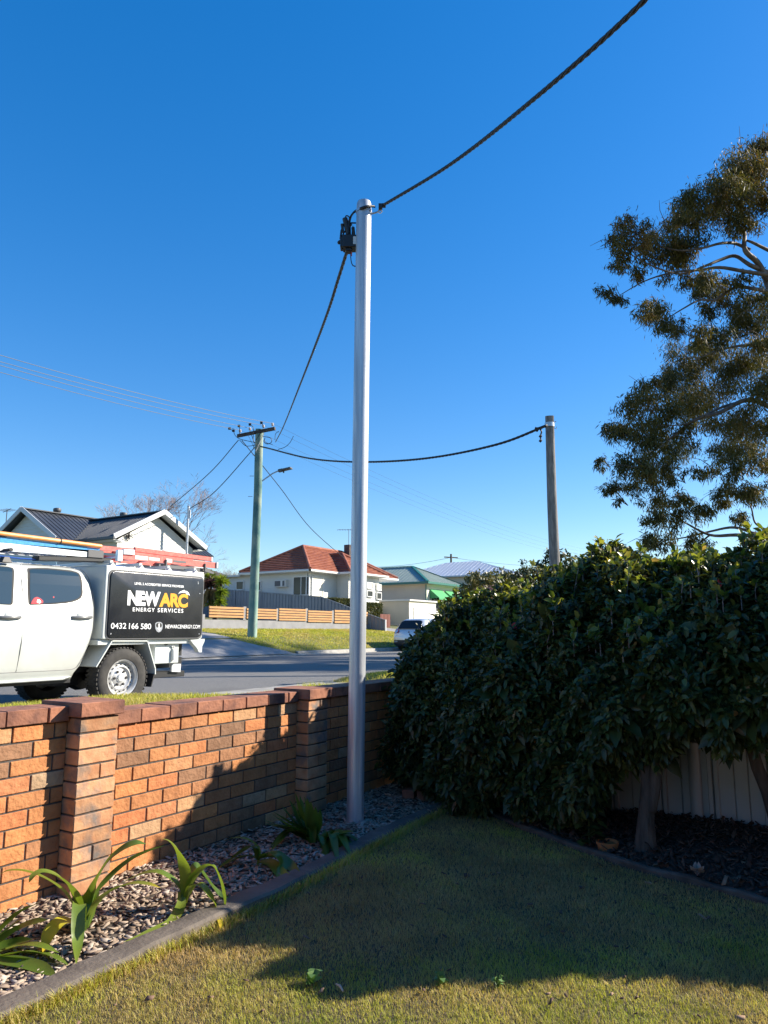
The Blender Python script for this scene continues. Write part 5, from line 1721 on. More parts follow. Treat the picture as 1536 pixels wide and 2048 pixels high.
# leaping swoosh over the C
decal([(1216, 640), (1228, 626), (1246, 618), (1258, 614), (1262, 620), (1276, 622), (1288, 634), (1296, 654), (1284, 645), (1272, 644), (1268, 636), (1254, 632), (1240, 632), (1228, 636)], M['lettering_white'], 'swoosh')
# round shouldered emblem
M['emblem_grey'] = mat('emblem_grey', (.30, .32, .35), rough=.4)
decal([(1058, 858), (1060, 842), (1070, 834), (1084, 832), (1098, 834), (1108, 843), (1110, 860), (1107, 880), (1098, 896), (1084, 904), (1070, 897), (1061, 880)], M['emblem_grey'], 'emblem')
decal([(1064, 862), (1065, 848), (1073, 840), (1084, 838), (1096, 841), (1103, 849), (1104, 862), (1097, 868), (1084, 870), (1072, 868)], M['black_plastic'], 'emblem', -.9285)
decal([(1079, 890), (1081, 866), (1080, 848), (1084, 840), (1088, 848), (1087, 866), (1090, 890)], M['lettering_white'], 'emblem', -.9305)
decal([(1068, 882), (1084, 872), (1100, 882), (1084, 878)], M['lettering_white'], 'emblem', -.9310)
# door screws
for x, y in [(775, 497), (1352, 562), (1352, 572), (1358, 915), (756, 915), (1364, 640)]:
    b_ = MB(); a_ = tz(x, y, 3.725); b_.lathe([(.008, 0), (.006, -.003), (0, -.004)], U(a_[0], -.9255, a_[1]), 'y', 10); b_.build('screw', M['galv_fine'], door)
# stepped rear corner, under-tray box, tow gear
b_ = MB()
pp_ = [tz(*q) for q in [(1300, 955), (1398, 948), (1396, 965), (1380, 1000), (1378, 1040), (1358, 1040), (1346, 1012), (1322, 985)]]
b_.prism([(UB.x + a, UB.z + c) for a, c in pp_], 'y', UB.y - .90, UB.y - .82)
b_.build('rear_corner', M['white_sheet'], ute)
b_ = MB(); q0, q1 = tz(1060, 962, 3.85), tz(1218, 1112, 3.85)
b_.box(UB.x + q0[0], UB.x + q1[0], UB.y - .80, UB.y - .42, UB.z + q1[1], UB.z + q0[1]); b_.build('under_tray_box', M['white_sheet'], ute, bevel=.008)
b_ = MB(); c_ = tz(1132, 975, 3.85); b_.lathe([(.035, 0), (.03, -.02), (0, -.025)], U(c_[0], -.80, c_[1]), 'y', 14); b_.build('filler_cap', M['black_plastic'], ute, smooth=50)
b_ = MB(); q = [tz(1160, 1118, 3.95), tz(1222, 1118, 3.95), tz(1218, 1174, 3.95), tz(1158, 1172, 3.95)]
b_.prism([(UB.x + a, UB.z + c) for a, c in q], 'y', UB.y - .74, UB.y - .70); b_.build('hanging_plate', M['grey_trim'], ute)
b_ = MB(); b_.box(UB.x + .55, UB.x + 1.18, UB.y - .70, UB.y + .70, UB.z + .34, UB.z + .42); b_.box(UB.x + 1.0, UB.x + 1.28, UB.y - .04, UB.y + .04, UB.z + .34, UB.z + .42)
b_.beam(U(.7, -.6, .4), U(.75, -.6, .7), .06, .06); b_.build('tow_bar', M['black_plastic'], ute, bevel=.006)
b_ = MB(); b_.box(UB.x + x1 - .03, UB.x + x1 + .035, UB.y - .60, UB.y - .42, UB.z + zb + .04, UB.z + zb + .12); b_.build('tail_lamp', M['red_lens'], ute, bevel=.006)
# pump bottle in its holder
p_ = pY(*Z1(1181, 1092), 3.83)
b_ = MB(); b_.lathe([(.0, 0), (.026, 0), (.028, .01), (.028, .12), (.02, .14), (.009, .15), (.009, .17), (.013, .175), (.013, .185), (0, .187)], p_, n=16); b_.beam(p_ + Vector((-.035, 0, .182)), p_ + Vector((.012, 0, .182)), .012, .012)
tag(b_.build('pump_bottle', M['white_trim'], base=p_, smooth=50), 'white pump bottle strapped under the rear of the canopy', 'bottle')

# roof racks
b_ = MB()
for X_ in (-2.5, tz(22, 380, 4.0)[0]):
    zr = 1.86
    b_.tube([U(X_, -.80, zr), U(X_, .80, zr)], .028, 8, flat=.7)
    for s_ in (-1, 1): b_.loft([[U(X_ + a * k, s_ * (.70 - .02 * (1 - k)) + b * .04, 1.72 + .13 * (1 - k)) for a, b in ((-.06, -1), (.06, -1), (.06, 1), (-.06, 1))] for k in (1, .5)])
b_.build('roof_bar', M['black_plastic'], ute, bevel=.004)
b_ = MB()
zc = zt
for X_ in (-.20, .25, .72, 1.2):
    b_.box(UB.x + X_ - .02, UB.x + X_ + .02, UB.y - .80, UB.y + .80, UB.z + zc + .035, UB.z + zc + .075)
    for s_ in (-1, 1): b_.prism([(UB.x + X_ - .045, UB.z + zc), (UB.x + X_ + .045, UB.z + zc), (UB.x + X_, UB.z + zc + .05)], 'y', UB.y + s_ * .80 - .03, UB.y + s_ * .80 + .03)
b_.build('canopy_rack', M['white_sheet'], ute)

# ---- loads on the racks
def rail_ladder(name, label, p0, p1, dy, h, m_rail, m_rung, nr, web=.03, endcap=None):
    """ladder lying flat: two C rails with rungs between"""
    p0 = Vector(p0); p1 = Vector(p1)
    t = thing(name, label, 'ladder', p0)
    for k in (0, 1):
        o_ = Vector((0, dy * k, 0)); b_ = MB(); s_ = 1 if k == 0 else -1
        b_.beam(p0 + o_, p1 + o_, .006, h)
        for e in (-1, 1): b_.beam(p0 + o_ + Vector((0, s_ * (web / 2), e * (h / 2 - .004))), p1 + o_ + Vector((0, s_ * (web / 2), e * (h / 2 - .004))), web, .007)
        b_.build('rail', m_rail, t)
    b_ = MB()
    for k in range(nr):
        p = p0.lerp(p1, (k + .5) / nr); b_.tube([p, p + Vector((0, dy, 0))], .016, 8)
    b_.build('rung', m_rung, t)
    if endcap:
        for k in (0, 1):
            o_ = Vector((0, dy * k, 0)); b_ = MB(); d_ = (p1 - p0).normalized()
            b_.beam(p1 + o_ - d_ * endcap[0], p1 + o_ + d_ * .03, .034, h * 1.12); b_.build('foot', endcap[1], t, bevel=.006)
    return t


LD = 3.98
def lz(x, y, D=LD): p = pY(*Z1(x, y), D); return p
aL, aR = lz(0, 318), lz(690, 372)
dirL = (aR - aL); dirL.z *= 1
rail_ladder('extension_ladder', 'silver lower half of the extension ladder above the ute cab, black end feet', aL - dirL * 1.9, aR, .42, .088, M['alu'], M['alu'], 16, endcap=(.20, M['grey_plastic']))
bL, bR = lz(0, 270), lz(678, 347)
rail_ladder('extension_ladder', 'blue fibreglass ladder lying on top of the silver one', bL - (bR - bL) * 1.75, bR, .36, .062, M['blue_fibreglass'], M['alu'], 15)
oL, oR = lz(0, 228, 3.96), lz(690, 316, 3.96)
b_ = MB(); b_.tube([oL - (oR - oL) * 1.6, oL, oR], .026, 12); k_ = oL.lerp(oR, .565); d_ = (oR - oL).normalized(); 
o_ = b_.build('conduit', M['orange_pvc'], base=oR, smooth=60); tag(o_, 'long orange plastic conduit tied along the top of the blue ladder', 'pipe')
b_ = MB(); b_.tube([k_ - d_ * .006, k_ + d_ * .006], .031, 12); b_.build('tie', M['black_rubber'], o_)
# red step ladder, folded: two nested frames
rL, rR = lz(798, 378, 4.02), lz(1478, 447, 4.02)
sl_ = rail_ladder('step_ladder', 'red fibreglass step ladder lying on the canopy rack', rL, rR, .48, .082, M['red_fibreglass'], M['alu'], 6)
q0, q1 = lz(918, 338, 4.06), lz(1443, 405, 4.06)
for k in (0, 1):
    b_ = MB(); o2 = Vector((0, .40 * k, 0)); b_.beam(q0 + o2, q1 + o2, .034, .062); b_.build('rear_rail', M['red_fibreglass'], sl_, bevel=.004)
b_ = MB(); dd_ = (rR - rL).normalized()
b_.beam(rL - dd_ * .005, rL + dd_ * .075, .05, .15); b_.build('hinge_plate', M['alu'], sl_, bevel=.004)
b_ = MB(); b_.beam(rL + dd_ * .08 + Vector((0, .0, .055)), rL + dd_ * .26 + Vector((0, 0, .062)), .055, .07); b_.build('top_cap', M['alu'], sl_, bevel=.004)
b_ = MB(); b_.beam(rR - dd_ * .02, rR + dd_ * .012, .052, .09); b_.beam(q1 - dd_ * .02, q1 + dd_ * .01, .044, .07)
b_.build('foot', M['white_trim'], sl_, bevel=.004)
b_ = MB()
for f0, f1, w_ in [(.16, .28, .05), (.29, .39, .04), (.455, .515, .05)]:
    p = rL.lerp(rR, f0); q = rL.lerp(rR, f1); b_.beam(p + Vector((0, -.0045, 0)), q + Vector((0, -.0045, 0)), .003, w_)
b_.build('safety_label', M['white_trim'], sl_)
b_ = MB(); p = rL.lerp(rR, .53); q = rL.lerp(rR, .66); b_.beam(p + Vector((0, -.0048, 0)), q + Vector((0, -.0048, 0)), .003, .03); b_.build('safety_label', M['grey_plastic'], sl_)
b_ = MB(); p = rL.lerp(rR, .40); b_.beam(p + Vector((0, .06, -.075)), rR + Vector((-.1, .06, -.085)), .08, .05)
for f in (.45, .86): p = rL.lerp(rR, f); b_.beam(p + Vector((0, -.012, -.085)), p + Vector((0, -.012, .01)), .018, .04); 
b_.beam(rL.lerp(rR, .86) + Vector((0, -.01, -.09)), rL.lerp(rR, .96) + Vector((0, -.01, -.12)), .02, .03)
b_.build('rack_clamp', M['grey_plastic'], ute)
# second red ladder end seen between silver feet and step ladder
p0, p1 = lz(682, 326, 4.35), lz(800, 336, 4.35)
rail_ladder('step_ladder', 'short red ladder end showing behind the silver ladder feet', p0, p1 + (p1 - p0) * 1.2, .3, .06, M['red_fibreglass'], M['alu'], 2)
b_ = MB()
st_ = [lz(40, 368), lz(120, 372), lz(240, 385)]
b_.tube([U(-1.75, -.62, 1.80), U(-1.3, -.60, 1.79), U(-.9, -.58, 1.80)], .022, 6, flat=.4); b_.tube([U(-.12, -.70, zt + .02), U(.05, -.6, zt + .03), U(.2, -.6, zt + .02)], .02, 6, flat=.4)
tag(b_.build('ratchet_strap', M['blue_strap'], base=U(-1.3, -.6, 1.8)), 'blue ratchet strap lying loose under the ladders on the ute', 'strap')
b_ = MB(); a_, c_ = lz(240, 398, 4.05), lz(740, 412, 4.05)
b_.beam(a_, c_, .14, .055); b_.build('rack_tray', M['black_plastic'], ute, bevel=.008)

# ================================================================== THE PARKED CAR
M['number_plate'] = M['white_trim']
CB = Vector((27.9, 13.95, ROAD_Z + .02))
car = thing('parked_car', 'silver blue hatchback seen from behind, half hidden by the hedge', 'car', CB)
def K(x, y, z): return (CB.x + x, CB.y + y, CB.z + z)
CT = [(.22, .78), (.30, .88), (.55, .905), (.80, .90), (.95, .87), (1.05, .82), (1.3, .70), (1.45, .62), (1.52, .52), (1.55, .3)]
RT = [(.22, .06), (.30, 0), (.55, -.02), (.75, 0), (.95, .06), (1.02, .10), (1.3, .28), (1.45, .42), (1.52, .6), (1.55, 1.0)]
FT = [(.22, 4.2), (.5, 4.3), (.75, 4.2), (.95, 3.9), (1.02, 3.3), (1.3, 2.75), (1.45, 2.4), (1.52, 2.1), (1.55, 1.8)]
def cring(z):
    hw = lerp_tab(z, CT); xa, xb = lerp_tab(z, RT), lerp_tab(z, FT); r = min(.2, hw * .5); pts = []
    for (cx_, cy_, a0) in [(xa + r, -hw + r, 180), (xb - r, -hw + r, 270), (xb - r, hw - r, 0), (xa + r, hw - r, 90)]:
        for k in range(6):
            a = rad(a0 + 90 * k / 5); pts.append(K(cx_ + r * math.cos(a), cy_ + r * math.sin(a), z))
    return pts
b_ = MB(); b_.loft([cring(z) for z in (.52, .6, .7, .8, .88, .95, 1.0, 1.05, 1.12, 1.2, 1.3, 1.38, 1.45, 1.49, 1.52, 1.54, 1.55)]); b_.build('body', M['car_silver'], car, smooth=50)
b_ = MB(); b_.loft([cring(z) for z in (.22, .26, .3, .4, .5, .519)]); b_.build('bumper', M['car_dark'], car, smooth=50)
def rear_poly(poly, off, name, m):
    b_ = MB(); o = [K(lerp_tab(z, RT) - off + (lambda hw, r: 0 if abs(y) < hw - r else r - math.sqrt(max(0, r * r - (abs(y) - hw + r) ** 2)))(lerp_tab(z, CT), min(.2, lerp_tab(z, CT) * .5)), y, z) for y, z in poly]; i_ = [(v[0] + .05, v[1], v[2]) for v in o]; n = len(o)
    b_.add(o + i_, [tuple(range(n))] + [(k, (k + 1) % n, (k + 1) % n + n, k + n) for k in range(n)]); return b_.build(name, m, car)
rear_poly(rnd_poly([(-.66, 1.06), (.66, 1.06), (.56, 1.42), (.4, 1.46), (-.4, 1.46), (-.56, 1.42)], .08), .055, 'rear_window', M['window_glass'])
for s_ in (-1, 1):
    rear_poly(rnd_poly([(s_ * .85, .84), (s_ * .58, .85), (s_ * .53, .95), (s_ * .60, 1.04), (s_ * .80, 1.05)], .03), .03, 'tail_lamp', M['red_lens'])
    rear_poly(rnd_poly([(s_ * .82, .40), (s_ * .60, .42), (s_ * .60, .48), (s_ * .80, .49)], .02), .02, 'reflector', M['emblem_grey'])
    b_ = MB(); sd = [(1.0, 1.08), (2.9, 1.06), (2.45, 1.40), (1.0, 1.44), (.62, 1.30)]
    o = [K(x, s_ * (lerp_tab(z, CT) + .005), z) for x, z in sd]; b_.add(o, [tuple(range(5))]); b_.build('side_window', M['dark_glass'], car)
rear_poly(rnd_poly([(-.05, .87), (.05, .87), (.05, .93), (-.05, .93)], .03), .012, 'badge', M['car_dark'])
rear_poly([(-.10 - .13, .53), (.10 + .03, .53), (.13, .64), (-.23, .64)], .02, 'number_plate', M['white_trim'])
rear_poly(rnd_poly([(-.8, .66), (.8, .66), (.8, .70), (-.8, .70)], .01), .03, 'bumper_lip', M['car_silver'])
for x, s_ in ((.75, -1), (.75, 1), (3.4, -1), (3.4, 1)):
    b_ = MB(); b_.lathe([(.20, .0), (.29, -.01 * 1), (.325, .03), (.33, .11), (.325, .19), (.29, .22), (.2, .22)], K(x, s_ * .885 - (.0 if s_ < 0 else .21), .325), 'y', 24, closed=True)
    b_.lathe([(.0, .05), (.19, .03), (.2, .0)], K(x, s_ * .885 - (.0 if s_ < 0 else .0), .325), 'y', 20)
    b_.build('wheel', M['tyre'], car, smooth=40)


# ================================================================== BUILDINGS ACROSS THE ROAD
def boards(mb, p0, p1, z0, z1, pitch=.17, step=.018, top=None):
    """weatherboards between two plan points; outward is to the right of p0->p1. top(f) gives a sloping top (gable)"""
    p0 = Vector((*p0, 0)); p1 = Vector((*p1, 0)); d = (p1 - p0); L_ = d.length; d.normalize(); n = Vector((d.y, -d.x, 0))
    z = z0; k = 0
    while z < z1 - .01:
        zb, zt_ = z, min(z + pitch, z1)
        def span(zz):
            if top is None: return 0, L_
            h = max(0, min(1, (zz - top[0]) / (top[1] - top[0]))) if zz > top[0] else 0
            return L_ / 2 * h, L_ - L_ / 2 * h
        a0, b0 = span(zb); a1, b1 = span(zt_)
        off = n * step
        vs = [p0 + d * a0 + off + Vector((0, 0, zb)), p0 + d * b0 + off + Vector((0, 0, zb)), p0 + d * b1 + Vector((0, 0, zt_)), p0 + d * a1 + Vector((0, 0, zt_)),
              p0 + d * a0 + Vector((0, 0, zb)), p0 + d * b0 + Vector((0, 0, zb))]
        mb.add(vs, [(0, 1, 2, 3), (4, 5, 1, 0)])
        z += pitch; k += 1


def pt_in(a, b, f): return Vector(a).lerp(Vector(b), f)


def slope_tiles(mb, e0, e1, r1, r0, n, lift=.065):
    """tiled slope: courses from eave e0-e1 to ridge r0-r1, each course lapping the one below"""
    nr = (Vector(e1) - Vector(e0)).cross(Vector(r0) + Vector(r1) - Vector(e0) - Vector(e1)).normalized()
    if nr.z < 0: nr = -nr
    for k in range(n):
        a, b = pt_in(e0, r0, k / n), pt_in(e1, r1, k / n); c, d = pt_in(e1, r1, (k + 1) / n), pt_in(e0, r0, (k + 1) / n)
        mb.add([a + nr * lift, b + nr * lift, c + nr * .004, d + nr * .004, a, b], [(0, 1, 2, 3), (4, 5, 1, 0)], 0, rnd.random())


def slope_metal(mb, poly, e0, e1, pitch=.25, thick=.05, rib=.022):
    """flat sheet with standing ribs running up the slope; e0-e1 is the eave direction"""
    poly = [Vector(p) for p in poly]
    nr = Vector((0, 0, 0))
    for i in range(len(poly)): nr += (poly[i] - poly[0]).cross(poly[(i + 1) % len(poly)] - poly[0])
    nr.normalize()
    if nr.z < 0: nr = -nr
    n = len(poly)
    mb.add([p + nr * .0 for p in poly] + [p - nr * thick for p in poly], [tuple(range(n)), tuple(range(2 * n - 1, n - 1, -1))] + [(i, i + n, (i + 1) % n + n, (i + 1) % n) for i in range(n)])
    ed = (Vector(e1) - Vector(e0)).normalized(); up = nr.cross(ed).normalized()
    if up.z < 0: up = -up
    o = poly[0]; P2 = [((p - o).dot(ed), (p - o).dot(up)) for p in poly]
    x = min(p[0] for p in P2) + pitch * .5; xm = max(p[0] for p in P2)
    while x < xm:
        ys = []
        for i in range(n):
            (xa, ya), (xb, yb) = P2[i], P2[(i + 1) % n]
            if (xa - x) * (xb - x) < 0: ys.append(ya + (yb - ya) * (x - xa) / (xb - xa))
        ys.sort()
        for y0, y1 in zip(ys[::2], ys[1::2]):
            if y1 - y0 > .1:
                mb.beam(o + ed * x + up * (y0 + .01) + nr * rib * .5, o + ed * x + up * (y1 - .01) + nr * rib * .5, .05, rib, up=nr)
        x += pitch


def window(parent, p0, p1, z0, z1, out, mframe, mglass, mull=1, fr=.07, name='window', depth=.06):
    """framed window on a wall between plan points p0->p1; out is the outward direction"""
    p0 = Vector((*p0, 0)); p1 = Vector((*p1, 0)); out = Vector((*out, 0)); d = (p1 - p0).normalized(); L_ = (p1 - p0).length
    b_ = MB()
    def bar(a, b, za, zb, dp=depth):
        q0 = p0 + d * a; q1 = p0 + d * b
        vs = [q0 - out * .02 + Vector((0, 0, za)), q1 - out * .02 + Vector((0, 0, za)), q1 + out * dp + Vector((0, 0, za)), q0 + out * dp + Vector((0, 0, za)),
              q0 - out * .02 + Vector((0, 0, zb)), q1 - out * .02 + Vector((0, 0, zb)), q1 + out * dp + Vector((0, 0, zb)), q0 + out * dp + Vector((0, 0, zb))]
        b_.add(vs, [(0, 3, 2, 1), (4, 5, 6, 7), (0, 1, 5, 4), (1, 2, 6, 5), (2, 3, 7, 6), (3, 0, 4, 7)])
    bar(0, fr, z0, z1); bar(L_ - fr, L_, z0, z1); bar(fr, L_ - fr, z1 - fr, z1); bar(fr, L_ - fr, z0, z0 + fr, depth + .03)
    for k in range(mull): x = L_ * (k + 1) / (mull + 1); bar(x - .025, x + .025, z0 + fr, z1 - fr)
    w_ = b_.build(name, mframe, parent)
    g = MB(); g.add([p0 + d * fr + out * .028 + Vector((0, 0, z0 + fr)), p0 + d * (L_ - fr) + out * .028 + Vector((0, 0, z0 + fr)), p0 + d * (L_ - fr) + out * .028 + Vector((0, 0, z1 - fr)), p0 + d * fr + out * .028 + Vector((0, 0, z1 - fr))], [(0, 1, 2, 3)])
    g.build('pane', mglass, w_)
    return w_


# ---- grey roofed white house on the left
h = thing('white_house', 'white weatherboard house with charcoal metal gables behind the ute', 'house', (20, 26, 2.0))
EZ, RZ, WZ = 5.49, 7.04, 6.90
b_ = MB()
boards(b_, (17.55, 22.4), (21.85, 22.4), 1.5, 6.62, top=(5.42, 6.64))
boards(b_, (17.55, 26), (17.55, 22.4), 1.5, 5.45); boards(b_, (21.85, 22.4), (21.85, 26), 1.5, 5.45)
boards(b_, (16.55, 30.0), (16.55, 25.1), 1.5, 6.75, top=(5.35, 6.85)); boards(b_, (16.55, 25.1), (25.2, 25.1), 1.5, 5.4); boards(b_, (25.2, 25.1), (25.2, 30), 1.5, 6.75, top=(5.35, 6.85))
b_.build('wall', M['weatherboard'], h, fixn=False)
b_ = MB()
slope_metal(b_, [(17.1, 22, EZ), (19.7, 22, WZ), (19.7, 27.26, WZ), (17.1, 24.8, EZ)], (17.1, 22, EZ), (17.1, 24.8, EZ))
slope_metal(b_, [(22.3, 22, EZ), (19.7, 22, WZ), (19.7, 27.26, WZ), (22.3, 24.8, EZ)], (22.3, 22, EZ), (22.3, 24.8, EZ))
slope_metal(b_, [(16.2, 24.8, EZ), (17.1, 24.8, EZ), (19.7, 27.26, WZ), (19.7, 27.5, RZ), (16.2, 27.5, RZ)], (16.2, 24.8, EZ), (17.1, 24.8, EZ))
slope_metal(b_, [(25.6, 24.8, EZ), (22.3, 24.8, EZ), (19.7, 27.26, WZ), (19.7, 27.5, RZ), (25.6, 27.5, RZ)], (22.3, 24.8, EZ), (25.6, 24.8, EZ))
slope_metal(b_, [(16.2, 30.2, EZ), (25.6, 30.2, EZ), (25.6, 27.5, RZ), (16.2, 27.5, RZ)], (16.2, 30.2, EZ), (25.6, 30.2, EZ))
b_.beam((16.15, 27.5, RZ + .02), (25.65, 27.5, RZ + .02), .3, .05); b_.beam((19.7, 21.98, WZ + .02), (19.7, 27.3, WZ + .02), .3, .05)
rf = b_.build('roof', M['charcoal_roof'], h, fixn=False)
for q0, q1 in [((17.05, 21.97, EZ - .02), (19.72, 21.972, WZ)), ((22.35, 21.97, EZ - .02), (19.68, 21.966, WZ)), ((16.17, 24.75, EZ - .02), (16.172, 27.52, RZ)), ((16.17, 30.25, EZ - .02), (16.166, 27.48, RZ))]:
    b_ = MB(); b_.beam(q0, q1, .05, .22); b_.build('barge_board', M['grey_trim'], h, bevel=.01)
b_ = MB()
b_.add([(17.1, 22.0, EZ - .09), (19.7, 22.0, WZ - .10), (19.7, 22.4, WZ - .10), (17.1, 22.4, EZ - .09)], [(0, 1, 2, 3)]); b_.add([(22.3, 22.0, EZ - .09), (19.7, 22.0, WZ - .10), (19.7, 22.4, WZ - .10), (22.3, 22.4, EZ - .09)], [(0, 1, 2, 3)])
b_.box(17.1, 17.55, 22.05, 25.1, EZ - .16, EZ - .13); b_.box(21.86, 22.3, 22.05, 25.1, EZ - .16, EZ - .13)
b_.build('eave_lining', M['grey_trim'], h, fixn=False)
b_ = MB(); b_.box(17.0, 17.12, 21.95, 24.85, EZ - .13, EZ + .0); b_.box(22.28, 22.4, 21.95, 24.8, EZ - .13, EZ); b_.box(16.15, 17.0, 24.7, 24.82, EZ - .13, EZ); b_.build('gutter', M['charcoal_roof'], h, bevel=.01)
for (u, v, D, s_) in [(114, 1027, 27.55, None), (247, 1036, None, 19.8)]:
    p = pY(u, v, D) if D else pX(u, v, s_)
    b_ = MB(); b_.lathe([(.13, -.35), (.13, .06), (.17, .08), (.19, .16), (.17, .24), (.08, .27), (0, .275)], p, n=16); b_.build('roof_vent', M['grey_plastic'], rf, smooth=50)
w0_, w1_ = pY(268, 1094, 22.4), pY(361, 1106, 22.4)
window(h, (w0_.x, 22.38), (w1_.x, 22.38), w0_.z - 1.4, w0_.z, (0, -1), M['white_trim'], M['window_glass'], 2)
p = pY(257, 1072, 22.36); b_ = MB()
for k in range(16):
    a = rnd.uniform(0, 6.28); l = rnd.uniform(.1, .3); b_.tube([p, p + Vector((math.cos(a) * l * .5, -.05, math.sin(a) * l * .5 - .05)), p + Vector((math.cos(a) * l, -.04, math.sin(a) * l - .1))], .016, 5)
b_.build('wall_ornament', M['black_plastic'], h, fixn=False)
p = pY(236, 1083, 22.2); b_ = MB(); b_.box(p.x - .2, p.x + .2, p.y - .1, p.y + .1, p.z - .05, p.z + .05); b_.build('flood_light', M['white_trim'], h, bevel=.02)
p = pX(14, 1023, 16.3); b_ = MB(); b_.tube([p + Vector((0, 0, -1.2)), p + Vector((0, 0, .1))], .02, 6); b_.tube([p + Vector((-.1, -.5, .08)), p + Vector((.1, .5, .02))], .015, 5)
for k in range(5): b_.tube([p + Vector((-.3, -.4 + k * .2, .06)), p + Vector((.3, -.4 + k * .2, .06))], .008, 4)
b_.build('aerial', M['grey_plastic'], h)
# service mast before the gable
mt_ = pY(377, 1015, 21.6)
b_ = MB(); b_.tube([Vector((mt_.x + .02, 21.6, 1.7)), mt_ + Vector((0, 0, .05))], .055, 14); b_.lathe([(.06, 0), (.065, .03), (.03, .06), (0, .06)], mt_ + Vector((0, 0, .03)), n=14)
b_.tube([mt_ + Vector((.05, -.06, -.12)), mt_ + Vector((.05, -.06, -.5))], .04, 8)
tag(b_.build('service_mast', M['galv_fine'], base=(mt_.x, 21.6, 1.7), smooth=50), 'slim steel service mast in front of the white gable', 'mast')

# ---- red tiled cream house
h = thing('tiled_house', 'cream weatherboard house with red terracotta tile roof', 'house', (40, 28, 2.2))
E_ = 5.47
b_ = MB()
boards(b_, (34.95, 37.5), (34.95, 25.65), 1.8, 5.35); boards(b_, (34.95, 25.65), (38.05, 25.65), 1.8, 5.35)
boards(b_, (38.05, 25.65), (38.05, 24.65), 1.8, 5.35); boards(b_, (38.05, 24.65), (41.9, 24.65), 1.8, 5.35); boards(b_, (41.9, 24.65), (41.9, 27.0), 1.8, 5.35); boards(b_, (41.9, 27.0), (45, 27), 1.8, 5.35); boards(b_, (45, 27), (45, 31), 1.8, 5.35)
b_.build('wall', M['weatherboard'], h, fixn=False)
b_ = MB(); ap = (37.6, 28.3, 7.40); ap2 = (42.3, 28.3, 7.40); n_ = 13
slope_tiles(b_, (34.5, 25.2, E_), (34.5, 31.4, E_), ap, ap, n_); slope_tiles(b_, (34.5, 25.2, E_), (45.4, 25.2, E_), ap2, ap, n_); slope_tiles(b_, (45.4, 31.4, E_), (34.5, 31.4, E_), ap, ap2, n_); slope_tiles(b_, (45.4, 25.2, E_), (45.4, 31.4, E_), ap2, ap2, n_)
wa = (39.97, 26.55, 6.95); wb = (39.97, 28.1, 6.95)
slope_tiles(b_, (37.64, 24.2, E_), (37.64, 28.3, E_ - .02), wb, wa, 10); slope_tiles(b_, (37.64, 24.2, E_), (42.3, 24.2, E_), wa, wa, 10); slope_tiles(b_, (42.3, 24.2, E_), (42.3, 28.3, E_ - .02), wb, wa, 10)
b_.build('roof', M['terracotta'], h, fixn=False)
b_ = MB()
for p, q in [((34.5, 25.2, E_), ap), ((34.5, 31.4, E_), ap), (ap, ap2), (ap2, (45.4, 25.2, E_)), ((37.64, 24.2, E_), wa), ((42.3, 24.2, E_), wa), (wa, wb)]:
    P = Vector(p) + Vector((0, 0, .06)); Q = Vector(q) + Vector((0, 0, .06)); b_.tube([P, Q], .11, 8)
b_.build('ridge_cap', M['terracotta'], h, smooth=50)
b_ = MB()
for s0, s1, d0, d1 in [(34.38, 34.5, 25.08, 31.4), (34.38, 37.52, 25.08, 25.2), (37.52, 37.64, 24.08, 25.2), (37.64, 42.4, 24.08, 24.2), (42.3, 42.42, 24.08, 26), (42.42, 45.4, 25.08, 25.2)]:
    b_.box(s0, s1, d0, d1, E_ - .14, E_ - .0)
b_.build('gutter', M['white_trim'], h, bevel=.01)
b_ = MB(); b_.box(34.5, 45.3, 25.21, 31.4, E_ - .17, E_ - .145); b_.box(37.66, 42.28, 24.21, 25.2, E_ - .17, E_ - .147); b_.build('eave_lining', M['white_trim'], h)
b_ = MB(); b_.add([(34.6, 31.4, 5.36), (34.6, 37.8, 5.36), (44, 37.8, 5.7), (44, 31.4, 5.7), (34.6, 31.4, 5.24), (34.6, 37.8, 5.24)], [(0, 1, 2, 3), (4, 5, 1, 0)]); b_.build('rear_roof', M['white_trim'], h, fixn=False)
W = M['white_trim']; G_ = M['window_glass']
def wl(u0, v0, u1, v1, mull=1, mg=None, nm='window'):
    a, b = pX(u0, v0, 34.93), pX(u1, v1, 34.93); return window(h, (34.93, a.y), (34.93, b.y), min(a.z, b.z), max(a.z, b.z), (-1, 0), W, mg or G_, mull, name=nm)
wl(587, 1153, 619, 1191, 1); wl(473, 1162, 488, 1180, 0); wl(514, 1162, 523, 1182, 0)
a, b = pX(554, 1161, 34.9), pX(576, 1174, 34.9)
b_ = MB(); b_.box(34.62, 34.97, b.y, a.y, b.z, a.z); ac = b_.build('air_conditioner', W, h, bevel=.02)
b_ = MB(); b_.box(34.60, 34.618, b.y + (a.y - b.y) * .45, a.y - .06, b.z + .06, a.z - .06); b_.box(34.60, 34.618, b.y + .08, b.y + (a.y - b.y) * .25, b.z + .06, a.z - .06); b_.build('grille', M['grey_plastic'], ac)
def wf(u0, v0, u1, v1, D, mull=0, mg=None, nm='window'):
    a, b = pY(u0, v0, D), pY(u1, v1, D); return window(h, (a.x, D), (b.x, D), min(a.z, b.z), max(a.z, b.z), (0, -1), W, mg or G_, mull, name=nm)
wf(623, 1152, 646, 1196, 25.62, 0, M['cream_board'], 'roller_blind'); wf(733, 1180, 745, 1195, 24.62); wf(733, 1164, 745, 1179, 24.62, 0, M['cream_board'], 'roller_blind')
wf(752, 1184, 762, 1200, 24.62); wf(752, 1168, 762, 1182, 24.62, 0, M['cream_board'], 'roller_blind')
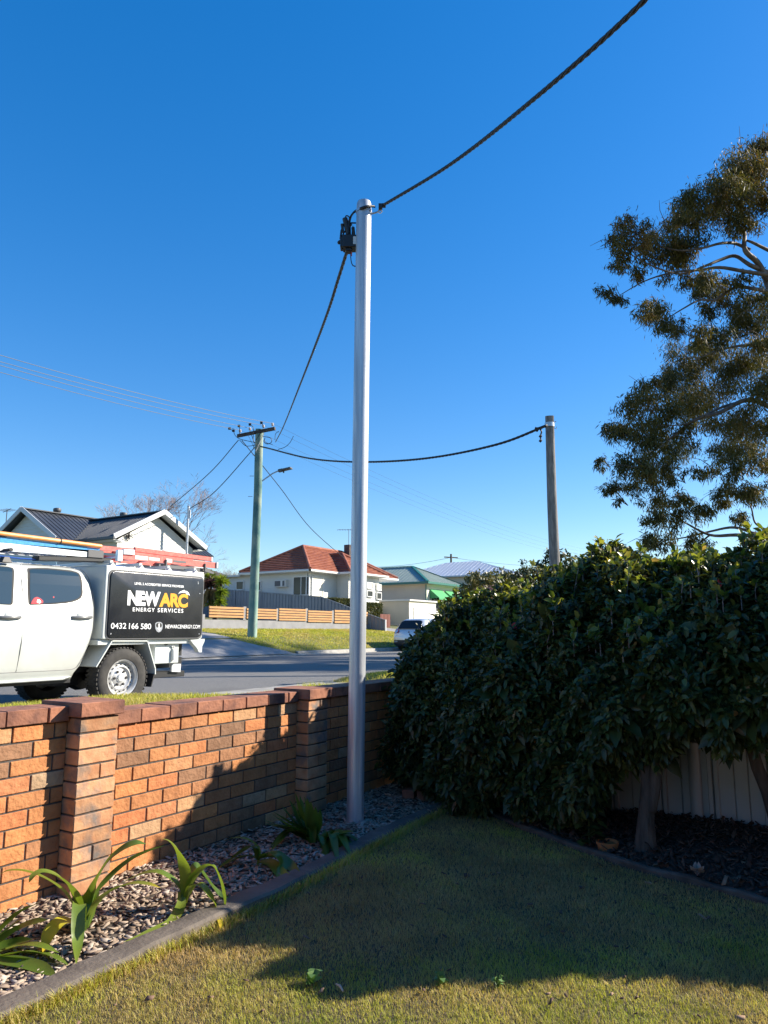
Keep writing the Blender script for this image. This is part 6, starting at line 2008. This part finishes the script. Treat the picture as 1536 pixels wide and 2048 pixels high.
b_ = MB(); p = pX(699, 1118, 41.5); b_.box(42.3, 42.8, 27.6, 28.1, 6.4, 8.0); b_.build('chimney', M['dark_timber'], h, bevel=.02)
b_ = MB(); p = Vector((42.5, 27.8, 8.0)); b_.tube([p, p + Vector((0, 0, 1.2))], .02, 5); b_.tube([p + Vector((-.8, .5, 1.1)), p + Vector((.5, -.3, 1.2))], .015, 4)
for k in range(7): q = p + Vector((-.7 + k * .18, .44 - k * .115, 1.11 + k * .012)); b_.tube([q + Vector((-.18, -.28, 0)), q + Vector((.18, .28, 0))], .008, 4)
b_.build('aerial', M['grey_plastic'], h)

b_ = MB(); b_.tube([(34.86, 25.75, 5.3), (34.86, 25.75, 2.0)], .045, 8); b_.build('downpipe', M['white_trim'], h, smooth=50)
b_ = MB(); b_.tube([(34.86, 30.4, 5.3), (34.86, 30.4, 2.0)], .045, 8); b_.build('downpipe', M['white_trim'], h, smooth=50)
# ---- dark tiled house behind, far left
h = thing('dark_roof_house', 'low house with dark tiled roof glimpsed behind the cordyline', 'house', (38, 46, 2.3))
b_ = MB(); p0 = at(425, 1150, 60); ez = 6.0
e0, e1 = Vector((39, 42, 6.0)), Vector((39, 60, 6.0)); r0, r1 = Vector((42.5, 46, 7.75)), Vector((42.5, 57, 7.75))
slope_tiles(b_, e0, e1, r1, r0, 12); slope_tiles(b_, e0, (46, 42, 6.0), r0, r0, 12); b_.build('roof', M['slate_roof'], h, fixn=False)
b_ = MB(); boards(b_, (39.4, 59.5), (39.4, 42.5), 2, 5.95); boards(b_, (39.4, 42.5), (45.5, 42.5), 2, 5.95); b_.build('wall', M['cream_board'], h, fixn=False)
b_ = MB(); b_.box(38.9, 39.0, 41.9, 60, 5.88, 6.0); b_.build('gutter', W, h)

# ---- green roofed house
h = thing('green_roof_house', 'cream house with pale green metal roof and green awnings', 'house', (54, 29, 2.3))
s0, d0, ez = 50.2, 25.2, 5.55; hw = 3.5; rz = ez + 1.65
b_ = MB(); a1, a2 = (s0 + hw, d0 + hw, rz), (s0 + hw, 36, rz)
slope_metal(b_, [(s0, d0, ez), (s0, 38, ez), a2, a1], (s0, d0, ez), (s0, 38, ez), .38)
slope_metal(b_, [(s0, d0, ez), (s0 + 2 * hw, d0, ez), a1], (s0, d0, ez), (s0 + 2 * hw, d0, ez), .38)
slope_metal(b_, [(s0 + 2 * hw, d0, ez), (s0 + 2 * hw, 38, ez), a2, a1], (s0 + 7, d0, ez), (s0 + 7, 38, ez), .38)
b_.build('roof', M['green_roof'], h, fixn=False)
b_ = MB(); b_.beam((s0, d0, ez + .05), Vector(a1) + Vector((0, 0, .05)), .22, .05); b_.beam(Vector(a1) + Vector((0, 0, .05)), Vector(a2) + Vector((0, 0, .05)), .22, .05); b_.beam((s0 + 7, d0, ez + .05), Vector(a1) + Vector((0, 0, .05)), .2, .05)
b_.box(s0 - .12, s0, d0 - .12, 38, ez - .16, ez + .02); b_.box(s0, s0 + 7.1, d0 - .12, d0, ez - .16, ez + .02)
b_.tube([(s0 + .42, d0 + .40, ez - .2), (s0 + .42, d0 + .40, 2.0)], .05, 8)
b_.build('gutter', M['green_trim'], h)
b_ = MB(); boards(b_, (s0 + .5, 38), (s0 + .5, d0 + .5), 1.6, ez - .1); b_.build('wall', M['beige_board'], h, fixn=False)
b_ = MB(); boards(b_, (s0 + .5, d0 + .5), (s0 + 6.6, d0 + .5), 1.6, ez - .1); b_.box(s0 + .05, s0 + 6.9, d0 + .05, 38, ez - .2, ez - .165); b_.build('wall', M['cream_board'], h, fixn=False)
def awning(x0, x1):
    b_ = MB(); y = d0 + .48
    b_.add([(x0, y, 5.0), (x1, y, 5.0), (x1 + .0, y - .9, 4.25), (x0, y - .9, 4.25), (x0, y - .9, 4.1), (x1, y - .9, 4.1), (x0, y, 4.2), (x1, y, 4.2)], [(0, 1, 2, 3), (3, 2, 5, 4), (0, 3, 6), (1, 2, 7)]); b_.build('awning', M['green_cloth'], h, fixn=False)
    window(h, (x0 + .15, y), (x1 - .15, y), 3.1, 4.7, (0, -1), W, G_, 1)
awning(s0 + 1.2, s0 + 3.4); awning(s0 + 3.9, s0 + 6.0)
# its low garage and side wall nearer the street
h = thing('garage', 'small cream garage with beige side wall under the green roof', 'garage', (49, 24, 2.2))
gc = pY(818, 1202, 22.5); gz = gc.z
b_ = MB(); boards(b_, (gc.x, 33), (gc.x, 22.5), 1.4, gz); b_.build('wall', M['beige_board'], h, fixn=False)
b_ = MB(); boards(b_, (gc.x, 22.5), (gc.x + 4.0, 22.5), 1.4, gz, .5, .006); b_.build('front', M['cream_board'], h, fixn=False)
b_ = MB(); b_.box(gc.x - .12, gc.x + 4.1, 22.36, 33, gz, gz + .12); b_.build('roof', W, h, bevel=.01)
b_ = MB(); b_.box(gc.x + .6, gc.x + 3.4, 22.46, 22.49, 1.6, gz - .45); b_.build('door', M['white_trim'], h)

# ---- pale roofed house and red tiled one far right
h = thing('pale_roof_house', 'distant house with pale grey metal hip roof', 'house', (72, 32, 2.6))
b_ = MB(); A_, B_, C_ = at(849, 1143, 80), at(905, 1128, 83), at(985, 1151, 80)
s0, d0, ez = 66.5, 24.6, 7.3; hw = 4.2; rz = 9.15
a1, a2 = (s0 + hw, d0 + hw + 1.5, rz), (s0 + hw, d0 + 9.5, rz)
slope_metal(b_, [(s0, d0, ez), (s0, d0 + 14.5, ez), a2, a1], (s0, d0, ez), (s0, d0 + 14, ez), .5); slope_metal(b_, [(s0, d0, ez), (s0 + 2 * hw, d0, ez), a1], (s0, d0, ez), (s0 + 8, d0, ez), .5)
slope_metal(b_, [(s0, d0 + 14.5, ez), (s0 + 2 * hw, d0 + 14.5, ez), a2], (s0, d0 + 14, ez), (s0 + 8, d0 + 14, ez), .5)
b_.build('roof', M['pale_roof'], h, fixn=False)
b_ = MB(); boards(b_, (s0 + .5, d0 + 14), (s0 + .5, d0 + .5), 2, ez - .05); boards(b_, (s0 + .5, d0 + .5), (s0 + 8, d0 + .5), 2, ez - .05); b_.build('wall', M['beige_board'], h, fixn=False)
b_ = MB(); b_.box(s0 - .1, s0, d0 - .1, d0 + 14.5, ez - .14, ez); b_.box(s0, s0 + 8.4, d0 - .1, d0, ez - .14, ez); b_.build('gutter', M['grey_trim'], h)
h = thing('tiled_house', 'faded red tiled roof just showing over the hedge beside the green awnings', 'house', (64, 24, 2.4))
b_ = MB(); s0, d0, ez = 60.5, 20.6, 5.0; slope_tiles(b_, (s0, d0, ez), (s0, d0 + 7, ez), (s0 + 3, d0 + 3.8, 6.6), (s0 + 3, d0 + 3, 6.6), 9); slope_tiles(b_, (s0, d0, ez), (s0 + 6, d0, ez), (s0 + 3, d0 + 3, 6.6), (s0 + 3, d0 + 3, 6.6), 9); b_.build('roof', M['terracotta_grey'], h, fixn=False)
b_ = MB(); boards(b_, (s0 + .4, d0 + 6.8), (s0 + .4, d0 + .4), 1.6, ez); boards(b_, (s0 + .4, d0 + .4), (s0 + 5.6, d0 + .4), 1.6, ez); b_.build('wall', M['cream_board'], h, fixn=False)
# far street pole
fp = at(902, 1108, 95); b_ = MB(); b_.tube([Vector((fp.x, fp.y, 2)), fp], [.17, .13], 8); b_.beam(fp + Vector((-.9, .5, -.45)), fp + Vector((.9, -.5, -.45)), .14, .14); b_.tube([fp + Vector((.1, -.2, -1.1)), fp + Vector((.2, -.3, -1.5))], .2, 8)
tag(b_.build('power_pole', M['dark_timber'], base=(fp.x, fp.y, 2)), 'tiny far power pole rising above the pale grey roof', 'power pole')
labs = ['thin far wire left of the distant pole, upper', 'thin far wire left of the distant pole, lower', 'thin far wire right of the distant pole']
for k, (p, q) in enumerate([(fp + Vector((0, 0, -.45)), at(690, 1132, 120)), (fp + Vector((0, 0, -1.6)), at(690, 1147, 118)), (fp + Vector((0, 0, -.45)), at(1150, 1130, 150))]):
    b_ = MB(); b_.tube(sag_line(p, q, .6), .022, 4); tag(b_.build('street_wire', M['wire'], base=p), labs[k], 'wire', 'overhead street wires')

# ================================================================== FENCES ACROSS THE ROAD
# timber slat fence on its block base
sf = thing('slat_fence', 'timber slat fence panels between grey block piers on a low block wall', 'fence', (27, 20, 1.5))
b_ = MB()
b_.box(18.9, 33.3, 20.02, 20.2, 1.2, 2.02); b_.box(18.9, 20.55, 20.021, 20.199, 2.02, 2.25); b_.build('block_base', M['block'], sf, bevel=.008)
PX = [(417, 488, 1213, 1236), (492, 554, 1217, 1238.5), (557, 612, 1217, 1242), (615, 664, 1221, 1245), (668, 703, 1220, 1247), (707, 735, 1223, 1249)]
ends = []
for (u0, u1, v0, v1) in PX:
    um = (u0 + u1) / 2
    a, b = pY(u0, v0, 20), pY(u1, v0, 20); zt_, zb_ = pY(um, v0, 20).z, pY(um, v1, 20).z
    a.x += .02; b.x -= .02
    ends.append((a.x, b.x, zt_)); b_ = MB(); n_ = 4 if u0 < 550 else 5; hh = (zt_ - zb_) / n_
    for k in range(n_): b_.box(a.x, b.x, 19.955, 19.99, zb_ + k * hh + hh * .14, zb_ + (k + 1) * hh - hh * .12, 0, rnd.random())
    pn = b_.build('slat_panel', M['slat'], sf, bevel=.004)
    b_ = MB(); b_.box(a.x + .03, a.x + .09, 19.992, 20.015, zb_, zt_); b_.box(b.x - .09, b.x - .03, 19.992, 20.015, zb_, zt_); b_.build('batten', M['dark_timber'], pn)
for i in range(len(ends) - 1):
    x = (ends[i][1] + ends[i + 1][0]) / 2; b_ = MB(); b_.box(x - .10, x + .10, 20.0, 20.22, 2.02, ends[i][2] + .03); b_.build('block_pier', M['block'], sf, bevel=.006)
# blue grey steel boundary fence, raked down to the street
cf = thing('steel_fence', 'blue grey ribbed steel fence raking down to the street beside the slat fence', 'fence', (33.5, 19, 1.4))
TOP = [(18.76, 2.14), (21.24, 2.90), (23.5, 3.62), (32.07, 4.34), (40, 4.5)]
b_ = MB(); y = 18.8; k = 0
while y < 38:
    for w_, x_ in [(.10, 33.46), (.03, 33.49), (.10, 33.50), (.03, 33.47)]:
        z0_, z1_ = lerp_tab(y, TOP), lerp_tab(y + w_, TOP); x2 = {33.46: 33.46, 33.49: 33.50, 33.50: 33.50, 33.47: 33.46}[x_]; xa = {33.46: 33.46, 33.49: 33.46, 33.50: 33.50, 33.47: 33.50}[x_]
        b_.add([(xa, y, 1.2), (x2, y + w_, 1.2), (x2, y + w_, z1_ - .03), (xa, y, z0_ - .03)], [(0, 1, 2, 3)]); y += w_
b_.build('sheet', M['colorbond'], cf, fixn=False)
b_ = MB()
for (a, za), (b, zb_) in zip(TOP, TOP[1:]): b_.beam((33.48, a, za - .02), (33.48, b, zb_ - .02), .07, .05)
b_.build('rail', M['colorbond'], cf)
for y in (18.78, 21.24, 23.5, 25.9, 28.3, 30.7):
    b_ = MB(); b_.box(33.435, 33.525, y - .035, y + .035, 1.2, lerp_tab(y, TOP) + .02); b_.build('post', M['grey_trim'] if y < 19 else M['colorbond'], cf)
b_ = MB(); yy = 32.07
for k in range(24): b_.add([(33.4 - k * .2, yy, 1.5), (33.4 - k * .2 - .1, yy, 1.5), (33.4 - k * .2 - .1, yy, 4.34), (33.4 - k * .2, yy, 4.34)], [(0, 1, 2, 3)]); b_.add([(33.3 - k * .2, yy - .03, 1.5), (33.3 - k * .2 - .1, yy - .03, 1.5), (33.3 - k * .2 - .1, yy - .03, 4.34), (33.3 - k * .2, yy - .03, 4.34)], [(0, 1, 2, 3)])
b_.build('sheet', M['colorbond'], cf, fixn=False)


# clipped hedges and the little dark gate by the cream house
def box_hedge(label, s0, s1, d0, d1, z0, z1, n, size=.10):
    t = thing('box_hedge', label, 'hedge', ((s0 + s1) / 2, (d0 + d1) / 2, z0), 'clipped hedges by the tiled house')
    P = np.stack([rng.uniform(s0, s1, n), rng.uniform(d0, d1, n), rng.uniform(z0, z1, n)], 1)
    f = rng.integers(0, 3, n)
    P[f == 0, 0] = s0 + rng.uniform(0, .08, (f == 0).sum()); P[f == 1, 1] = d0 + rng.uniform(0, .08, (f == 1).sum()); P[f == 2, 2] = z1 - rng.uniform(0, .08, (f == 2).sum())
    NR = np.where((f == 0)[:, None], [-1, 0, .2], np.where((f == 1)[:, None], [0, -1, .2], [0, 0, 1]))
    leaf_cloud('foliage', P, NR.astype(float), size, M['tree_leaf'], np.clip(rng.normal(.5, .2, n), 0, 1), t)
    b_ = MB(); b_.tube([((s0 + s1) / 2, (d0 + d1) / 2, z0 - .3), ((s0 + s1) / 2, (d0 + d1) / 2, z1 - .2)], .06, 6); b_.build('trunk', M['bark'], t)


a, b = pY(733, 1207, 22.5), pY(764, 1236, 22.5)
box_hedge('square clipped hedge right of the steel pole under the cream house', a.x, b.x, 22.5, 23.9, 1.6, a.z, 11000, .15)
a, b = pY(664, 1198, 24.4), pY(699, 1214, 24.4)
box_hedge('clipped hedge left of the steel pole behind the blue grey fence', a.x, b.x, 24.2, 25.0, 1.8, a.z, 9000, .15)
a, b = pY(761, 1228, 21.5), pY(781, 1244, 21.5)
b_ = MB()
for k in range(7):
    x = a.x + (b.x - a.x) * k / 7; b_.box(x, x + (b.x - a.x) / 9, 21.5, 21.53, b.z - .5, a.z)
b_.box(a.x, b.x, 21.53, 21.56, b.z, b.z + .06); b_.box(a.x, b.x, 21.53, 21.56, a.z - .12, a.z - .06)
tag(b_.build('paling_gate', M['dark_red'], base=(a.x, 21.5, b.z - .5)), 'dark red paling gate between the clipped hedge and the garage', 'gate')


# ================================================================== ADDED SKY-BLOCKING HOUSE BEHIND THE LENS
# unseen house added to hide part of the sky and deepen the lawn's shade
h = thing('sky_blocking_house', 'unseen brown brick house added behind the lens to block sky light', 'house', (-5, -10, 0))
b_ = MB(); b_.box(-13, 1.4, -15, -6.4, -.1, 2.75); b_.build('wall', M['cap_brick'], h)
b_ = MB(); rz = 5.0
b_.add([(-13.6, -5.8, 2.7), (2.0, -5.8, 2.7), (2.0, -15.6, 2.7), (-13.6, -15.6, 2.7), (-9, -10.7, rz), (-2.6, -10.7, rz)], [(0, 1, 5, 4), (1, 2, 5), (2, 3, 4, 5), (3, 0, 4), (0, 3, 2, 1)]); b_.build('roof', M['slate_roof'], h)
b_ = MB(); b_.box(-13.7, 2.1, -5.8, -5.68, 2.58, 2.7); b_.box(2.0, 2.12, -15.6, -5.8, 2.58, 2.7); b_.build('gutter', M['white_trim'], h, bevel=.01)
window(h, (-3.4, -6.4), (-5.2, -6.4), .9, 2.2, (0, 1), M['white_trim'], M['window_glass'], 1)
